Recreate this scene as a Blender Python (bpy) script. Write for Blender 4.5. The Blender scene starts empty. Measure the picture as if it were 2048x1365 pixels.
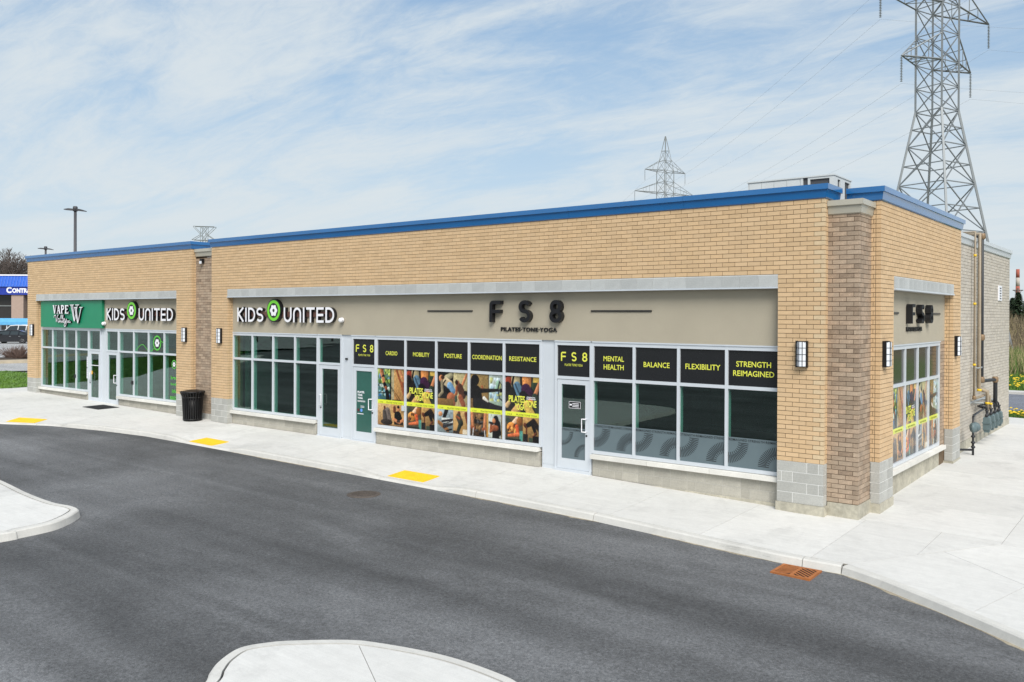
import bpy, bmesh, math, random
import numpy as np
from mathutils import Vector, Matrix
random.seed(7)
rng = np.random.default_rng(11)
R = math.radians
sc = bpy.context.scene
col = sc.collection

# ------------------------------------------------------------------ camera
CAM = Vector((5.5168, -16.4991, 3.6046)); FPX = 1722.74; CY = 639.13
_y, _p, _r = 0.6704, 0.0040, 0.0046
_F = Vector((-math.sin(_y)*math.cos(_p), math.cos(_y)*math.cos(_p), -math.sin(_p)))
_rt = Vector((math.cos(_y), math.sin(_y), 0)); _up = _rt.cross(_F)
RT = _rt*math.cos(_r) + _up*math.sin(_r); UP = -_rt*math.sin(_r) + _up*math.cos(_r); FW = _F
cd = bpy.data.cameras.new('camera'); cam = bpy.data.objects.new('camera', cd); col.objects.link(cam)
m = Matrix((RT, UP, -FW)).transposed().to_4x4(); m.translation = CAM
cam.matrix_world = m
cd.sensor_width = 36; cd.lens = 36*FPX/2048; cd.shift_y = (CY-682.5)/2048
cd.clip_end = 6000; cd.clip_start = .1
sc.camera = cam
def at(px, py, depth):                      # pixel + distance along the view axis -> point
    return CAM + (FW + RT*((px-1024)/FPX) - UP*((py-CY)/FPX))*depth

# ------------------------------------------------------------------ world, sun, exposure
SUN_DIR = Vector((.52, -.50, .69)).normalized()
w = bpy.data.worlds.new('World'); sc.world = w; w.use_nodes = True
nt = w.node_tree; N = nt.nodes; Lk = nt.links; N.clear()
def nd(t, **k):
    n = N.new(t)
    for a, b in k.items(): setattr(n, a, b)
    return n
def mth(op, a, b=None, c=None, clamp=False):
    n = N.new('ShaderNodeMath'); n.operation = op; n.use_clamp = clamp
    for i, v in enumerate((a, b, c)):
        if v is None: continue
        if isinstance(v, (int, float)): n.inputs[i].default_value = v
        else: Lk.new(v, n.inputs[i])
    return n.outputs[0]
sky = nd('ShaderNodeTexSky', sky_type='NISHITA', sun_disc=False, sun_elevation=math.asin(SUN_DIR.z),
         sun_rotation=math.atan2(SUN_DIR.x, SUN_DIR.y), air_density=1.0, dust_density=1.2, ozone_density=1.6)
tc = nd('ShaderNodeTexCoord'); sp = nd('ShaderNodeSeparateXYZ'); Lk.new(tc.outputs['Generated'], sp.inputs[0])
zc = mth('MAXIMUM', sp.outputs[2], 0.0)
den = mth('ADD', zc, .16)
cb = nd('ShaderNodeCombineXYZ')
Lk.new(mth('DIVIDE', sp.outputs[0], den), cb.inputs[0]); Lk.new(mth('DIVIDE', sp.outputs[1], den), cb.inputs[1])
mp = nd('ShaderNodeMapping'); mp.inputs['Rotation'].default_value = (0, 0, R(28)); mp.inputs['Scale'].default_value = (.75, 1.9, 1)
mp.inputs['Location'].default_value = (3.3, .9, 0)
Lk.new(cb.outputs[0], mp.inputs[0])
def noi(scale, detail, rough, dist, vec):
    n = nd('ShaderNodeTexNoise'); n.inputs['Scale'].default_value = scale; n.inputs['Detail'].default_value = detail
    n.inputs['Roughness'].default_value = rough; n.inputs['Distortion'].default_value = dist
    Lk.new(vec, n.inputs['Vector']); return n.outputs['Fac']
n1 = noi(1.35, 10, .60, .9, mp.outputs[0]); n2 = noi(.55, 4, .5, .4, mp.outputs[0]); n3 = noi(6.5, 9, .75, 1.2, mp.outputs[0])
s = mth('ADD', mth('ADD', mth('MULTIPLY', n1, .46), mth('MULTIPLY', n2, .38)), mth('MULTIPLY', n3, .16))
mr = nd('ShaderNodeMapRange', interpolation_type='SMOOTHSTEP'); Lk.new(s, mr.inputs[0])
mr.inputs[1].default_value = .385; mr.inputs[2].default_value = .59
hz = mth('POWER', mth('SUBTRACT', 1.0, mth('MINIMUM', zc, 1.0)), 7.0)
hz = mth('MULTIPLY', hz, .80)
fac = mth('MULTIPLY', mr.outputs[0], .92)
fac = mth('SUBTRACT', 1.0, mth('MULTIPLY', mth('SUBTRACT', 1.0, fac), mth('SUBTRACT', 1.0, hz)), clamp=True)
mix = nd('ShaderNodeMix', data_type='RGBA'); Lk.new(fac, mix.inputs[0])
sb = nd('ShaderNodeMix', data_type='RGBA', blend_type='MULTIPLY'); sb.inputs[0].default_value = 1
vs_ = nd('ShaderNodeVectorMath', operation='MULTIPLY_ADD'); vs_.inputs[1].default_value = (.24,)*3; vs_.inputs[2].default_value = (1,)*3; Lk.new(sky.outputs[0], vs_.inputs[0])
vd_ = nd('ShaderNodeVectorMath', operation='DIVIDE'); Lk.new(sky.outputs[0], vd_.inputs[0]); Lk.new(vs_.outputs[0], vd_.inputs[1])
Lk.new(vd_.outputs[0], sb.inputs[6]); sb.inputs[7].default_value = (.90, 1.05, 1.20, 1)
Lk.new(sb.outputs[2], mix.inputs[6]); mix.inputs[7].default_value = (2.62, 2.86, 3.00, 1)
bg = nd('ShaderNodeBackground'); bg.inputs[1].default_value = .10; Lk.new(mix.outputs[2], bg.inputs[0])
wo = nd('ShaderNodeOutputWorld'); Lk.new(bg.outputs[0], wo.inputs[0])

sl = bpy.data.lights.new('sun', 'SUN'); sl.energy = 1.5; sl.angle = R(34); sl.color = (1, .955, .89)
so = bpy.data.objects.new('sun', sl); col.objects.link(so)
so.rotation_euler = (-SUN_DIR).to_track_quat('-Z', 'Y').to_euler(); so.location = SUN_DIR*60
sc.view_settings.view_transform = 'Standard'; sc.view_settings.look = 'None'
sc.view_settings.exposure = 1.44; sc.view_settings.gamma = 1; sc.view_settings.use_curve_mapping = False

# ------------------------------------------------------------------ materials
def lin(c):
    return tuple((x/12.92 if x <= .04045 else ((x+.055)/1.055)**2.4) for x in (v/255 for v in c))
MATS = {}
def mat(name, base, rough=.7, metal=0., spec=.5, var=.12, vs=3., fine=0., fs=60., bump=0., bs=80., coat=0., island=0., tint=None, emis=0.):
    if name in MATS: return MATS[name]
    m = bpy.data.materials.new(name); m.use_nodes = True; t = m.node_tree; n = t.nodes; l = t.links
    b = n['Principled BSDF']; b.inputs['Roughness'].default_value = rough; b.inputs['Metallic'].default_value = metal
    b.inputs['Specular IOR Level'].default_value = spec; b.inputs['Coat Weight'].default_value = coat; b.inputs['Coat Roughness'].default_value = .08
    b.inputs['Base Color'].default_value = (*base, 1)
    tcn = n.new('ShaderNodeTexCoord')
    cur = None
    def value(sock, amt, cur):
        r = n.new('ShaderNodeMapRange'); r.inputs[1].default_value = .25; r.inputs[2].default_value = .75
        r.inputs[3].default_value = 1-amt; r.inputs[4].default_value = 1+amt; l.new(sock, r.inputs[0])
        x = n.new('ShaderNodeMix'); x.data_type = 'RGBA'; x.blend_type = 'MULTIPLY'; x.inputs[0].default_value = 1
        if cur is None: x.inputs[6].default_value = (*base, 1)
        else: l.new(cur, x.inputs[6])
        l.new(r.outputs[0], x.inputs[7]); return x.outputs[2]
    def nz(s, d=5, rr=.6):
        q = n.new('ShaderNodeTexNoise'); q.inputs['Scale'].default_value = s; q.inputs['Detail'].default_value = d
        q.inputs['Roughness'].default_value = rr; l.new(tcn.outputs['Object'], q.inputs['Vector']); return q.outputs['Fac']
    if var: cur = value(nz(vs), var, cur)
    if fine: cur = value(nz(fs, 3, .7), fine, cur)
    if island:
        g = n.new('ShaderNodeNewGeometry'); oi = n.new('ShaderNodeObjectInfo')
        ad = n.new('ShaderNodeMath'); ad.operation = 'ADD'; l.new(g.outputs['Random Per Island'], ad.inputs[0]); l.new(oi.outputs['Random'], ad.inputs[1])
        fr = n.new('ShaderNodeMath'); fr.operation = 'FRACT'; l.new(ad.outputs[0], fr.inputs[0])
        cur = value(fr.outputs[0], island, cur)
        if tint is not None:
            wn = n.new('ShaderNodeTexWhiteNoise'); wn.noise_dimensions = '1D'; l.new(ad.outputs[0], wn.inputs['W'])
            x = n.new('ShaderNodeMix'); x.data_type = 'RGBA'; l.new(cur, x.inputs[6]); x.inputs[7].default_value = (*tint, 1)
            p = n.new('ShaderNodeMath'); p.operation = 'MULTIPLY'; p.inputs[1].default_value = .42; l.new(wn.outputs['Value'], p.inputs[0])
            l.new(p.outputs[0], x.inputs[0]); cur = x.outputs[2]
    if cur is not None: l.new(cur, b.inputs['Base Color'])
    if bump:
        bp = n.new('ShaderNodeBump'); bp.inputs['Strength'].default_value = bump; bp.inputs['Distance'].default_value = .01
        l.new(nz(bs, 4, .65), bp.inputs['Height']); l.new(bp.outputs[0], b.inputs['Normal'])
    if emis:
        b.inputs['Emission Color'].default_value = (*base, 1); b.inputs['Emission Strength'].default_value = emis
    MATS[name] = m; return m
def attr_mat(name, rough=.3, coat=0.):
    m = bpy.data.materials.new(name); m.use_nodes = True; n = m.node_tree.nodes; l = m.node_tree.links
    b = n['Principled BSDF']; b.inputs['Roughness'].default_value = rough; b.inputs['Coat Weight'].default_value = coat
    a = n.new('ShaderNodeVertexColor'); a.layer_name = 'print'; l.new(a.outputs[0], b.inputs['Base Color'])
    MATS[name] = m; return m

BR_TAN = mat('brick_tan', (.575, .40, .228), .85, var=.05, vs=9, fine=.10, fs=55, bump=.35, bs=90, island=.06, tint=(.63, .46, .285))
BR_PALE = mat('brick_pale', (.60, .46, .29), .85, var=.08, vs=12, fine=.1, fs=60, bump=.3, bs=90)
BR_BROWN = mat('brick_brown', (.315, .232, .165), .88, var=.25, vs=9, fine=.22, fs=45, bump=.4, bs=90, island=.20, tint=(.46, .375, .285))
BR_GREY = mat('brick_grey', (.47, .425, .36), .88, var=.10, vs=7, fine=.12, fs=50, bump=.35, bs=90, island=.08, tint=(.52, .49, .44))
MORTAR = mat('mortar_brown', (.145, .10, .06), .95, var=.15, vs=4, bump=.3)
MORTAR_G = mat('mortar_grey', (.40, .37, .33), .95, var=.1, vs=4)
CMU = mat('concrete_block', (.40, .40, .375), .92, var=.12, vs=2.5, fine=.20, fs=45, bump=.5, bs=70, island=.06)
CMU_W = mat('concrete_block_knee', (.42, .40, .345), .92, var=.18, vs=2.2, fine=.18, fs=40, bump=.5, bs=70, island=.08)
KMORT = mat('mortar_knee_wall', (.50, .485, .44), .95, var=.12, vs=5)
BMORT = mat('mortar_white', (.74, .74, .72), .95, var=.1, vs=5)
LINTEL = mat('lintel_stone', (.42, .435, .43), .9, var=.1, vs=3, fine=.16, fs=50, bump=.35, bs=70, island=.06)
SILL = mat('sill_limestone', (.66, .645, .60), .85, var=.10, vs=3, fine=.07, fs=40, bump=.2, island=.05)
FOUND = mat('foundation_concrete', (.42, .395, .32), .93, var=.30, vs=2.2, fine=.2, fs=14, bump=.5, bs=30)
STUCCO = mat('stucco_greige', (.395, .355, .275), .95, var=.05, vs=1.2, fine=.12, fs=70, bump=.5, bs=110)
BLUE = mat('blue_painted_metal', (.004, .118, .34), .28, spec=.3, var=.08, vs=1.0, coat=.5)
BLUE.node_tree.nodes['Principled BSDF'].inputs['Coat IOR'].default_value = 1.65; BLUE.node_tree.nodes['Principled BSDF'].inputs['Coat Weight'].default_value = .9
BEIGE_M = mat('beige_painted_metal', (.42, .40, .335), .35, var=.05, vs=1.2, coat=.25)
PALE_M = mat('pale_painted_metal', (.52, .55, .57), .35, var=.05, vs=1.2, coat=.2)
ALU = mat('anodised_aluminium', (.60, .64, .685), .38, metal=.15, var=.04, vs=2, coat=.1)
STEEL_LT = mat('galvanised_angle', (.62, .66, .70), .4, metal=.3, var=.06, vs=3)
BLACK_M = mat('black_powder_coat', (.008, .008, .009), .45, spec=.35, var=.1, vs=5)
BLACK_P = mat('black_acrylic', (.008, .008, .010), .35, var=.05)
CHAR = mat('charcoal_letter', (.009, .0095, .012), .6, spec=.3, var=.08, vs=6)
WHITE_P = mat('white_acrylic', (.80, .80, .84), .3, var=.03, vs=4, coat=.1)
GREEN_P = mat('lime_acrylic', (.16, .60, .03), .3, var=.05, coat=.1)
GREEN_B = mat('green_sign_panel', (.006, .215, .105), .45, var=.05, vs=2, coat=.05)
RACE = mat('raceway_brown', (.14, .07, .055), .6)
DIFF = mat('frosted_lens', (.70, .73, .78), .35, var=.05, coat=.1)
ROOFM = mat('roof_membrane', (.40, .40, .40), .8, var=.1)
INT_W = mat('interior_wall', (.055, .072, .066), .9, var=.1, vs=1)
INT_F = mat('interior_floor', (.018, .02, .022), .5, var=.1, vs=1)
INT_G = mat('interior_green_wall', (.10, .40, .18), .8, var=.1, vs=1)
FILM_K = mat('black_window_film', (.013, .014, .016), .16, var=.06, vs=3)
FILM_B = mat('black_film_brown_reflection', (.030, .028, .022), .14, var=.12, vs=2)  # black film, with the brown of a reflection mixed into its colour
FILM_F = mat('frosted_window_film', (.115, .155, .172), .35, var=.05, vs=3)
FILM_T = mat('teal_door_film', (.030, .105, .085), .25, var=.12, vs=1.5)
YEL_T = mat('yellow_vinyl', (.72, .74, .085), .4, var=.02)
PRINT = attr_mat('printed_film', .22, .15)

def glass_mat(name, tintc, ior):
    m = bpy.data.materials.new(name); m.use_nodes = True; t = m.node_tree; n = t.nodes; l = t.links; n.clear()
    o = n.new('ShaderNodeOutputMaterial'); mx = n.new('ShaderNodeMixShader'); tr = n.new('ShaderNodeBsdfTransparent'); gl = n.new('ShaderNodeBsdfGlossy')
    tr.inputs[0].default_value = (*tintc, 1); gl.inputs['Roughness'].default_value = .0; gl.inputs[0].default_value = (.92, .97, .96, 1)
    fr = n.new('ShaderNodeFresnel'); ge = n.new('ShaderNodeNewGeometry'); mi_ = n.new('ShaderNodeMix'); mi_.data_type = 'FLOAT'
    l.new(ge.outputs['Backfacing'], mi_.inputs[0]); mi_.inputs[2].default_value = ior; mi_.inputs[3].default_value = 1/ior; l.new(mi_.outputs[0], fr.inputs[0])   # same reflectance on both faces
    tcn = n.new('ShaderNodeTexCoord'); q = n.new('ShaderNodeTexNoise'); q.inputs['Scale'].default_value = .9; q.inputs['Detail'].default_value = 1
    l.new(tcn.outputs['Object'], q.inputs['Vector'])
    bp = n.new('ShaderNodeBump'); bp.inputs['Strength'].default_value = .05; bp.inputs['Distance'].default_value = .02
    l.new(q.outputs['Fac'], bp.inputs['Height']); l.new(bp.outputs[0], gl.inputs['Normal'])
    l.new(fr.outputs[0], mx.inputs[0]); l.new(tr.outputs[0], mx.inputs[1]); l.new(gl.outputs[0], mx.inputs[2]); l.new(mx.outputs[0], o.inputs[0])
    MATS[name] = m; return m
GLASS = glass_mat('tinted_glass', (.57, .80, .725), 1.74)

# ------------------------------------------------------------------ mesh helpers
class MB:
    def __init__(s): s.v = []; s.f = []; s.m = []; s.sm = []; s.c = None
    def face(s, idx, mi=0, smooth=False): s.f.append(idx); s.m.append(mi); s.sm.append(smooth)
    def box(s, a, b, mi=0, skip=()):
        (x0, y0, z0), (x1, y1, z1) = a, b
        x0, x1 = min(x0, x1), max(x0, x1); y0, y1 = min(y0, y1), max(y0, y1); z0, z1 = min(z0, z1), max(z0, z1)
        k = len(s.v)
        s.v += [(x0,y0,z0),(x1,y0,z0),(x1,y1,z0),(x0,y1,z0),(x0,y0,z1),(x1,y0,z1),(x1,y1,z1),(x0,y1,z1)]
        for nm, q in (('-z',(3,2,1,0)),('+z',(4,5,6,7)),('-y',(0,1,5,4)),('+x',(1,2,6,5)),('+y',(2,3,7,6)),('-x',(3,0,4,7))):
            if nm not in skip: s.face([k+i for i in q], mi)
        return s
    def fbox(s, fr, s0, s1, d0, d1, z0, z1, mi=0, skip=()):
        return s.box(fr(s0, d0, z0), fr(s1, d1, z1), mi, skip)
    def beam(s, p, q, wd, mi=0, up=None):
        p, q = Vector(p), Vector(q); d = (q-p)
        if d.length < 1e-6: return s
        d.normalize(); a = d.orthogonal().normalized() if up is None else (Vector(up)-d*d.dot(Vector(up))).normalized()
        b = d.cross(a); h = wd/2; k = len(s.v)
        for e in (p, q):
            for i, j in ((-1,-1),(1,-1),(1,1),(-1,1)): s.v.append(tuple(e+a*h*i+b*h*j))
        for i in range(4): s.face([k+i, k+(i+1)%4, k+4+(i+1)%4, k+4+i], mi)
        s.face([k+3,k+2,k+1,k], mi); s.face([k+4,k+5,k+6,k+7], mi); return s
    def tube(s, pts, r, n=10, mi=0, caps=True, smooth=True):
        pts = [Vector(p) for p in pts]; rs = r if isinstance(r, (list, tuple)) else [r]*len(pts)
        t0 = (pts[1]-pts[0]).normalized(); a = t0.orthogonal().normalized(); k = len(s.v)
        for i, p in enumerate(pts):
            t = ((pts[min(i+1, len(pts)-1)]-p).normalized() + (p-pts[max(i-1, 0)]).normalized())
            t = t.normalized() if t.length > 1e-6 else t0
            a = (a - t*a.dot(t)).normalized(); b = t.cross(a)
            for j in range(n):
                an = 2*math.pi*j/n; s.v.append(tuple(p + (a*math.cos(an)+b*math.sin(an))*rs[i]))
        for i in range(len(pts)-1):
            for j in range(n):
                s.face([k+i*n+j, k+i*n+(j+1)%n, k+(i+1)*n+(j+1)%n, k+(i+1)*n+j], mi, smooth)
        if caps:
            s.face([k+j for j in range(n)][::-1], mi); s.face([k+(len(pts)-1)*n+j for j in range(n)], mi)
        return s
    def lathe(s, c, prof, n=20, mi=0, smooth=True, ax=None):       # prof: (radius, height)
        k = len(s.v); c = Vector(c)
        e1, e2, e3 = ((Vector((1,0,0)), Vector((0,1,0)), Vector((0,0,1))) if ax is None else ax)
        for r, h in prof:
            for j in range(n):
                an = 2*math.pi*j/n; s.v.append(tuple(c + e1*r*math.cos(an) + e2*r*math.sin(an) + e3*h))
        for i in range(len(prof)-1):
            for j in range(n): s.face([k+i*n+j, k+i*n+(j+1)%n, k+(i+1)*n+(j+1)%n, k+(i+1)*n+j], mi, smooth)
        s.face([k+j for j in range(n)][::-1], mi); s.face([k+(len(prof)-1)*n+j for j in range(n)], mi)
        return s
    def prism(s, pts, fn, d0, d1, mi=0, side=None, caps=(True, True)):  # 2-D outline, fn(u,v,d)->xyz
        n = len(pts); k = len(s.v)
        s.v += [tuple(fn(u, v, d0)) for u, v in pts] + [tuple(fn(u, v, d1)) for u, v in pts]
        if caps[0]: s.face(list(range(k, k+n))[::-1], mi)
        if caps[1]: s.face(list(range(k+n, k+2*n)), mi)
        for i in range(n): s.face([k+i, k+(i+1)%n, k+n+(i+1)%n, k+n+i], mi if side is None else side)
        return s
    def build(s, name, mats, parent=None, recalc=False):
        me = bpy.data.meshes.new(name); me.from_pydata(s.v, [], s.f)
        for x in (mats if isinstance(mats, (list, tuple)) else [mats]): me.materials.append(x)
        me.polygons.foreach_set('material_index', s.m); me.polygons.foreach_set('use_smooth', s.sm)
        if s.c is not None:
            ca = me.color_attributes.new('print', 'FLOAT_COLOR', 'POINT'); ca.data.foreach_set('color', np.asarray(s.c, dtype=np.float32).ravel())
        if recalc:
            b = bmesh.new(); b.from_mesh(me); bmesh.ops.recalc_face_normals(b, faces=b.faces); b.to_mesh(me); b.free()
        me.update()
        return link(name, me, parent)
def link(name, me, parent=None, mw=None):
    o = bpy.data.objects.new(name, me); col.objects.link(o)
    if parent is not None: o.parent = parent; o.matrix_parent_inverse = parent.matrix_basis.inverted()
    if mw is not None: o.matrix_basis = mw
    return o
def empty(name, loc=(0,0,0)):
    o = bpy.data.objects.new(name, None); col.objects.link(o); o.location = loc; o.empty_display_size = .2; return o
def tag(o, label=None, cat=None, group=None, kind=None):
    if label: o['label'] = label
    if cat: o['category'] = cat
    if group: o['group'] = group
    if kind: o['kind'] = kind
    return o
def Ff(s, d, z): return (s, -d, z)       # front elevation: s along x, d outwards to -y
def Fs(s, d, z): return (d, s, z)        # side elevation: s along y, d outwards to +x

# unit pieces that share mesh data
BOXC = {}
def boxmesh(name, dx, dy, dz, m):
    key = (name, round(dx, 3), round(dy, 3), round(dz, 3), m.name)
    if key not in BOXC:
        b = MB(); b.box((0, 0, 0), (dx, dy, dz)); me = bpy.data.meshes.new(name); me.from_pydata(b.v, [], b.f); me.materials.append(m); me.update(); BOXC[key] = me
    return BOXC[key]
def piece(name, fr, s0, s1, d0, d1, z0, z1, m, parent):
    a, b = fr(s0, d0, z0), fr(s1, d1, z1)
    lo = [min(a[i], b[i]) for i in range(3)]; hi = [max(a[i], b[i]) for i in range(3)]
    o = link(name, boxmesh(name, hi[0]-lo[0], hi[1]-lo[1], hi[2]-lo[2], m), parent); o.matrix_basis = Matrix.Translation(lo); return o
_ub = {}
def beam_obj(name, p, q, wd, m, parent):
    if m.name not in _ub:
        b = MB(); b.box((-.5, -.5, 0), (.5, .5, 1)); me = bpy.data.meshes.new('lattice_bar'); me.from_pydata(b.v, [], b.f); me.materials.append(m); _ub[m.name] = me
    p, q = Vector(p), Vector(q); d = q-p
    mw = Matrix.Translation(p) @ d.to_track_quat('Z', 'Y').to_matrix().to_4x4() @ Matrix.Diagonal((wd, wd, d.length, 1))
    return link(name, _ub[m.name], parent, mw)

# text as a mesh in (s, z) space
_tcache = {}
def text_geo(txt, bold=.0, spacing=1.0, ext=0):
    key = (txt, bold, spacing)
    if key in _tcache: return _tcache[key]
    c = bpy.data.curves.new('lettering', 'FONT'); c.body = txt; c.offset = bold; c.space_character = spacing; c.resolution_u = 3
    o = bpy.data.objects.new('lettering', c); col.objects.link(o)
    me = bpy.data.meshes.new_from_object(o)
    v = np.array([x.co[:] for x in me.vertices]); f = [list(p.vertices) for p in me.polygons]
    bpy.data.objects.remove(o); bpy.data.curves.remove(c); bpy.data.meshes.remove(me)
    v = v[:, :2]; lo = v.min(0); hi = v.max(0); v = (v-lo)/(hi-lo)
    _tcache[key] = (v, f, (hi-lo)[0]/(hi-lo)[1]); return _tcache[key]
def put_text(mb, fr, txt, s0, z0, w_, h_, d, mi=0, bold=.015, spacing=1.0, thick=0., side=None):
    v, f, _a = text_geo(txt, bold, spacing); k = len(mb.v)
    mb.v += [fr(s0+x*w_, d, z0+y*h_) for x, y in v]
    for q in f: mb.face([k+i for i in q], mi)
    if thick:
        from collections import Counter
        ed = Counter()
        for q in f:
            for i in range(len(q)): ed[tuple(sorted((q[i], q[(i+1)%len(q)])))] += 1
        k2 = len(mb.v); mb.v += [fr(s0+x*w_, d-thick, z0+y*h_) for x, y in v]
        for (a, b), c in ed.items():
            if c == 1: mb.face([k+a, k+b, k2+b, k2+a], mi if side is None else side)
    return mb

# stroke lettering: paths of 2-D points, constant width, extruded
def arc(cx, cy, rx, ry, a0, a1, n=14):
    return [(cx+rx*math.cos(R(a0+(a1-a0)*i/n)), cy+ry*math.sin(R(a0+(a1-a0)*i/n))) for i in range(n+1)]
def stroke(mb, fr, pts, wd, d1, d0, mi=0, side=1, closed=False):
    P = [Vector(p) for p in pts]; n = len(P)
    if closed and (P[0]-P[-1]).length < 1e-5: P = P[:-1]; n -= 1
    L_, R_ = [], []
    for i in range(n):
        a = P[i-1] if (i > 0 or closed) else None; b = P[(i+1) % n] if (i < n-1 or closed) else None
        t1 = (P[i]-a).normalized() if a is not None else None; t2 = (b-P[i]).normalized() if b is not None else None
        if t1 is None: t1 = t2
        if t2 is None: t2 = t1
        t = (t1+t2); t = t.normalized() if t.length > 1e-6 else t1
        nn = Vector((-t.y, t.x)); c = max(.45, nn.dot(Vector((-t1.y, t1.x))))
        o = nn*(wd/2/c); L_.append(P[i]+o); R_.append(P[i]-o)
    k = len(mb.v)
    for i in range(n):
        for q, d in ((L_[i], d1), (R_[i], d1), (L_[i], d0), (R_[i], d0)): mb.v.append(tuple(fr(q.x, d, q.y)))
    rngi = range(n if closed else n-1)
    for i in rngi:
        j = (i+1) % n; a, b = k+4*i, k+4*j
        mb.face([a, a+1, b+1, b], mi); mb.face([a, b, b+2, a+2], side); mb.face([a+1, a+3, b+3, b+1], side)
    if not closed:
        mb.face([k, k+2, k+3, k+1], side); e = k+4*(n-1); mb.face([e, e+1, e+3, e+2], side)
    return mb
def smooth_path(pts, n=5):
    P = [Vector(p) for p in pts]; out = []
    for i in range(len(P)-1):
        p0, p1, p2, p3 = P[max(i-1, 0)], P[i], P[i+1], P[min(i+2, len(P)-1)]
        for j in range(n):
            t = j/n; out.append(.5*((2*p1)+(-p0+p2)*t+(2*p0-5*p1+4*p2-p3)*t*t+(-p0+3*p1-3*p2+p3)*t**3))
    out.append(P[-1]); return [(p.x, p.y) for p in out]
# ------------------------------------------------------------------ ground shape
GX = [-200, -60, -35, -20, 0, 6, 30, 200]; GZ = [.3, .25, .18, -.01, -.19, -.30, -.5, -.5]
def G(x, y): return float(np.interp(x, GX, GZ)) + .02*min(max(y, -40), 12)
KX = [-70, -52, -44, -38, -32, -28, -26.2, -24.5, -22.2, -20, -18, -12, -6, -3.5, -1, .2, 1.0, 1.25, 1.89, 2.77, 3.33, 3.89, 6, 10, 16]
KY = [-37.5, -20.5, -15, -11.8, -8, -5.4, -4.35, -3.5, -2.93, -2.6, -2.55, -2.5, -2.46, -2.53, -2.76, -2.86, -2.82, -2.80, -3.07, -3.57, -3.90, -4.26, -5.7, -8.3, -11.5]
def K(x): return float(np.interp(x, KX, KY))
RAMPS = [-25.4, -16.9, -8.8]
def sst(t): t = min(max(t, 0), 1); return t*t*(3-2*t)
def dip(x, y):
    rx = max(sst((1.9-abs(x-c))/1.15) for c in RAMPS)
    return .085*rx*sst((K(x)+1.5-y)/1.35)
def crown(x, y): return float(np.interp(x, [-19.5, -13, -6, -3, -.5], [0, .05, .085, .04, 0]))*sst((y+1.7)/1.7)
def S(x, y): return G(x, y) - dip(x, y) + crown(x, y)            # pavement surface
RD = .13
def onS(px, py, fn=S, off=0.):                     # pixel -> ground point
    d = FW + RT*((px-1024)/FPX) - UP*((py-CY)/FPX); z = 0
    for _ in range(40):
        t = (z-CAM.z)/d.z; p = CAM+d*t; z = fn(p.x, p.y)+off
    return Vector((p.x, p.y, z))

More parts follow.
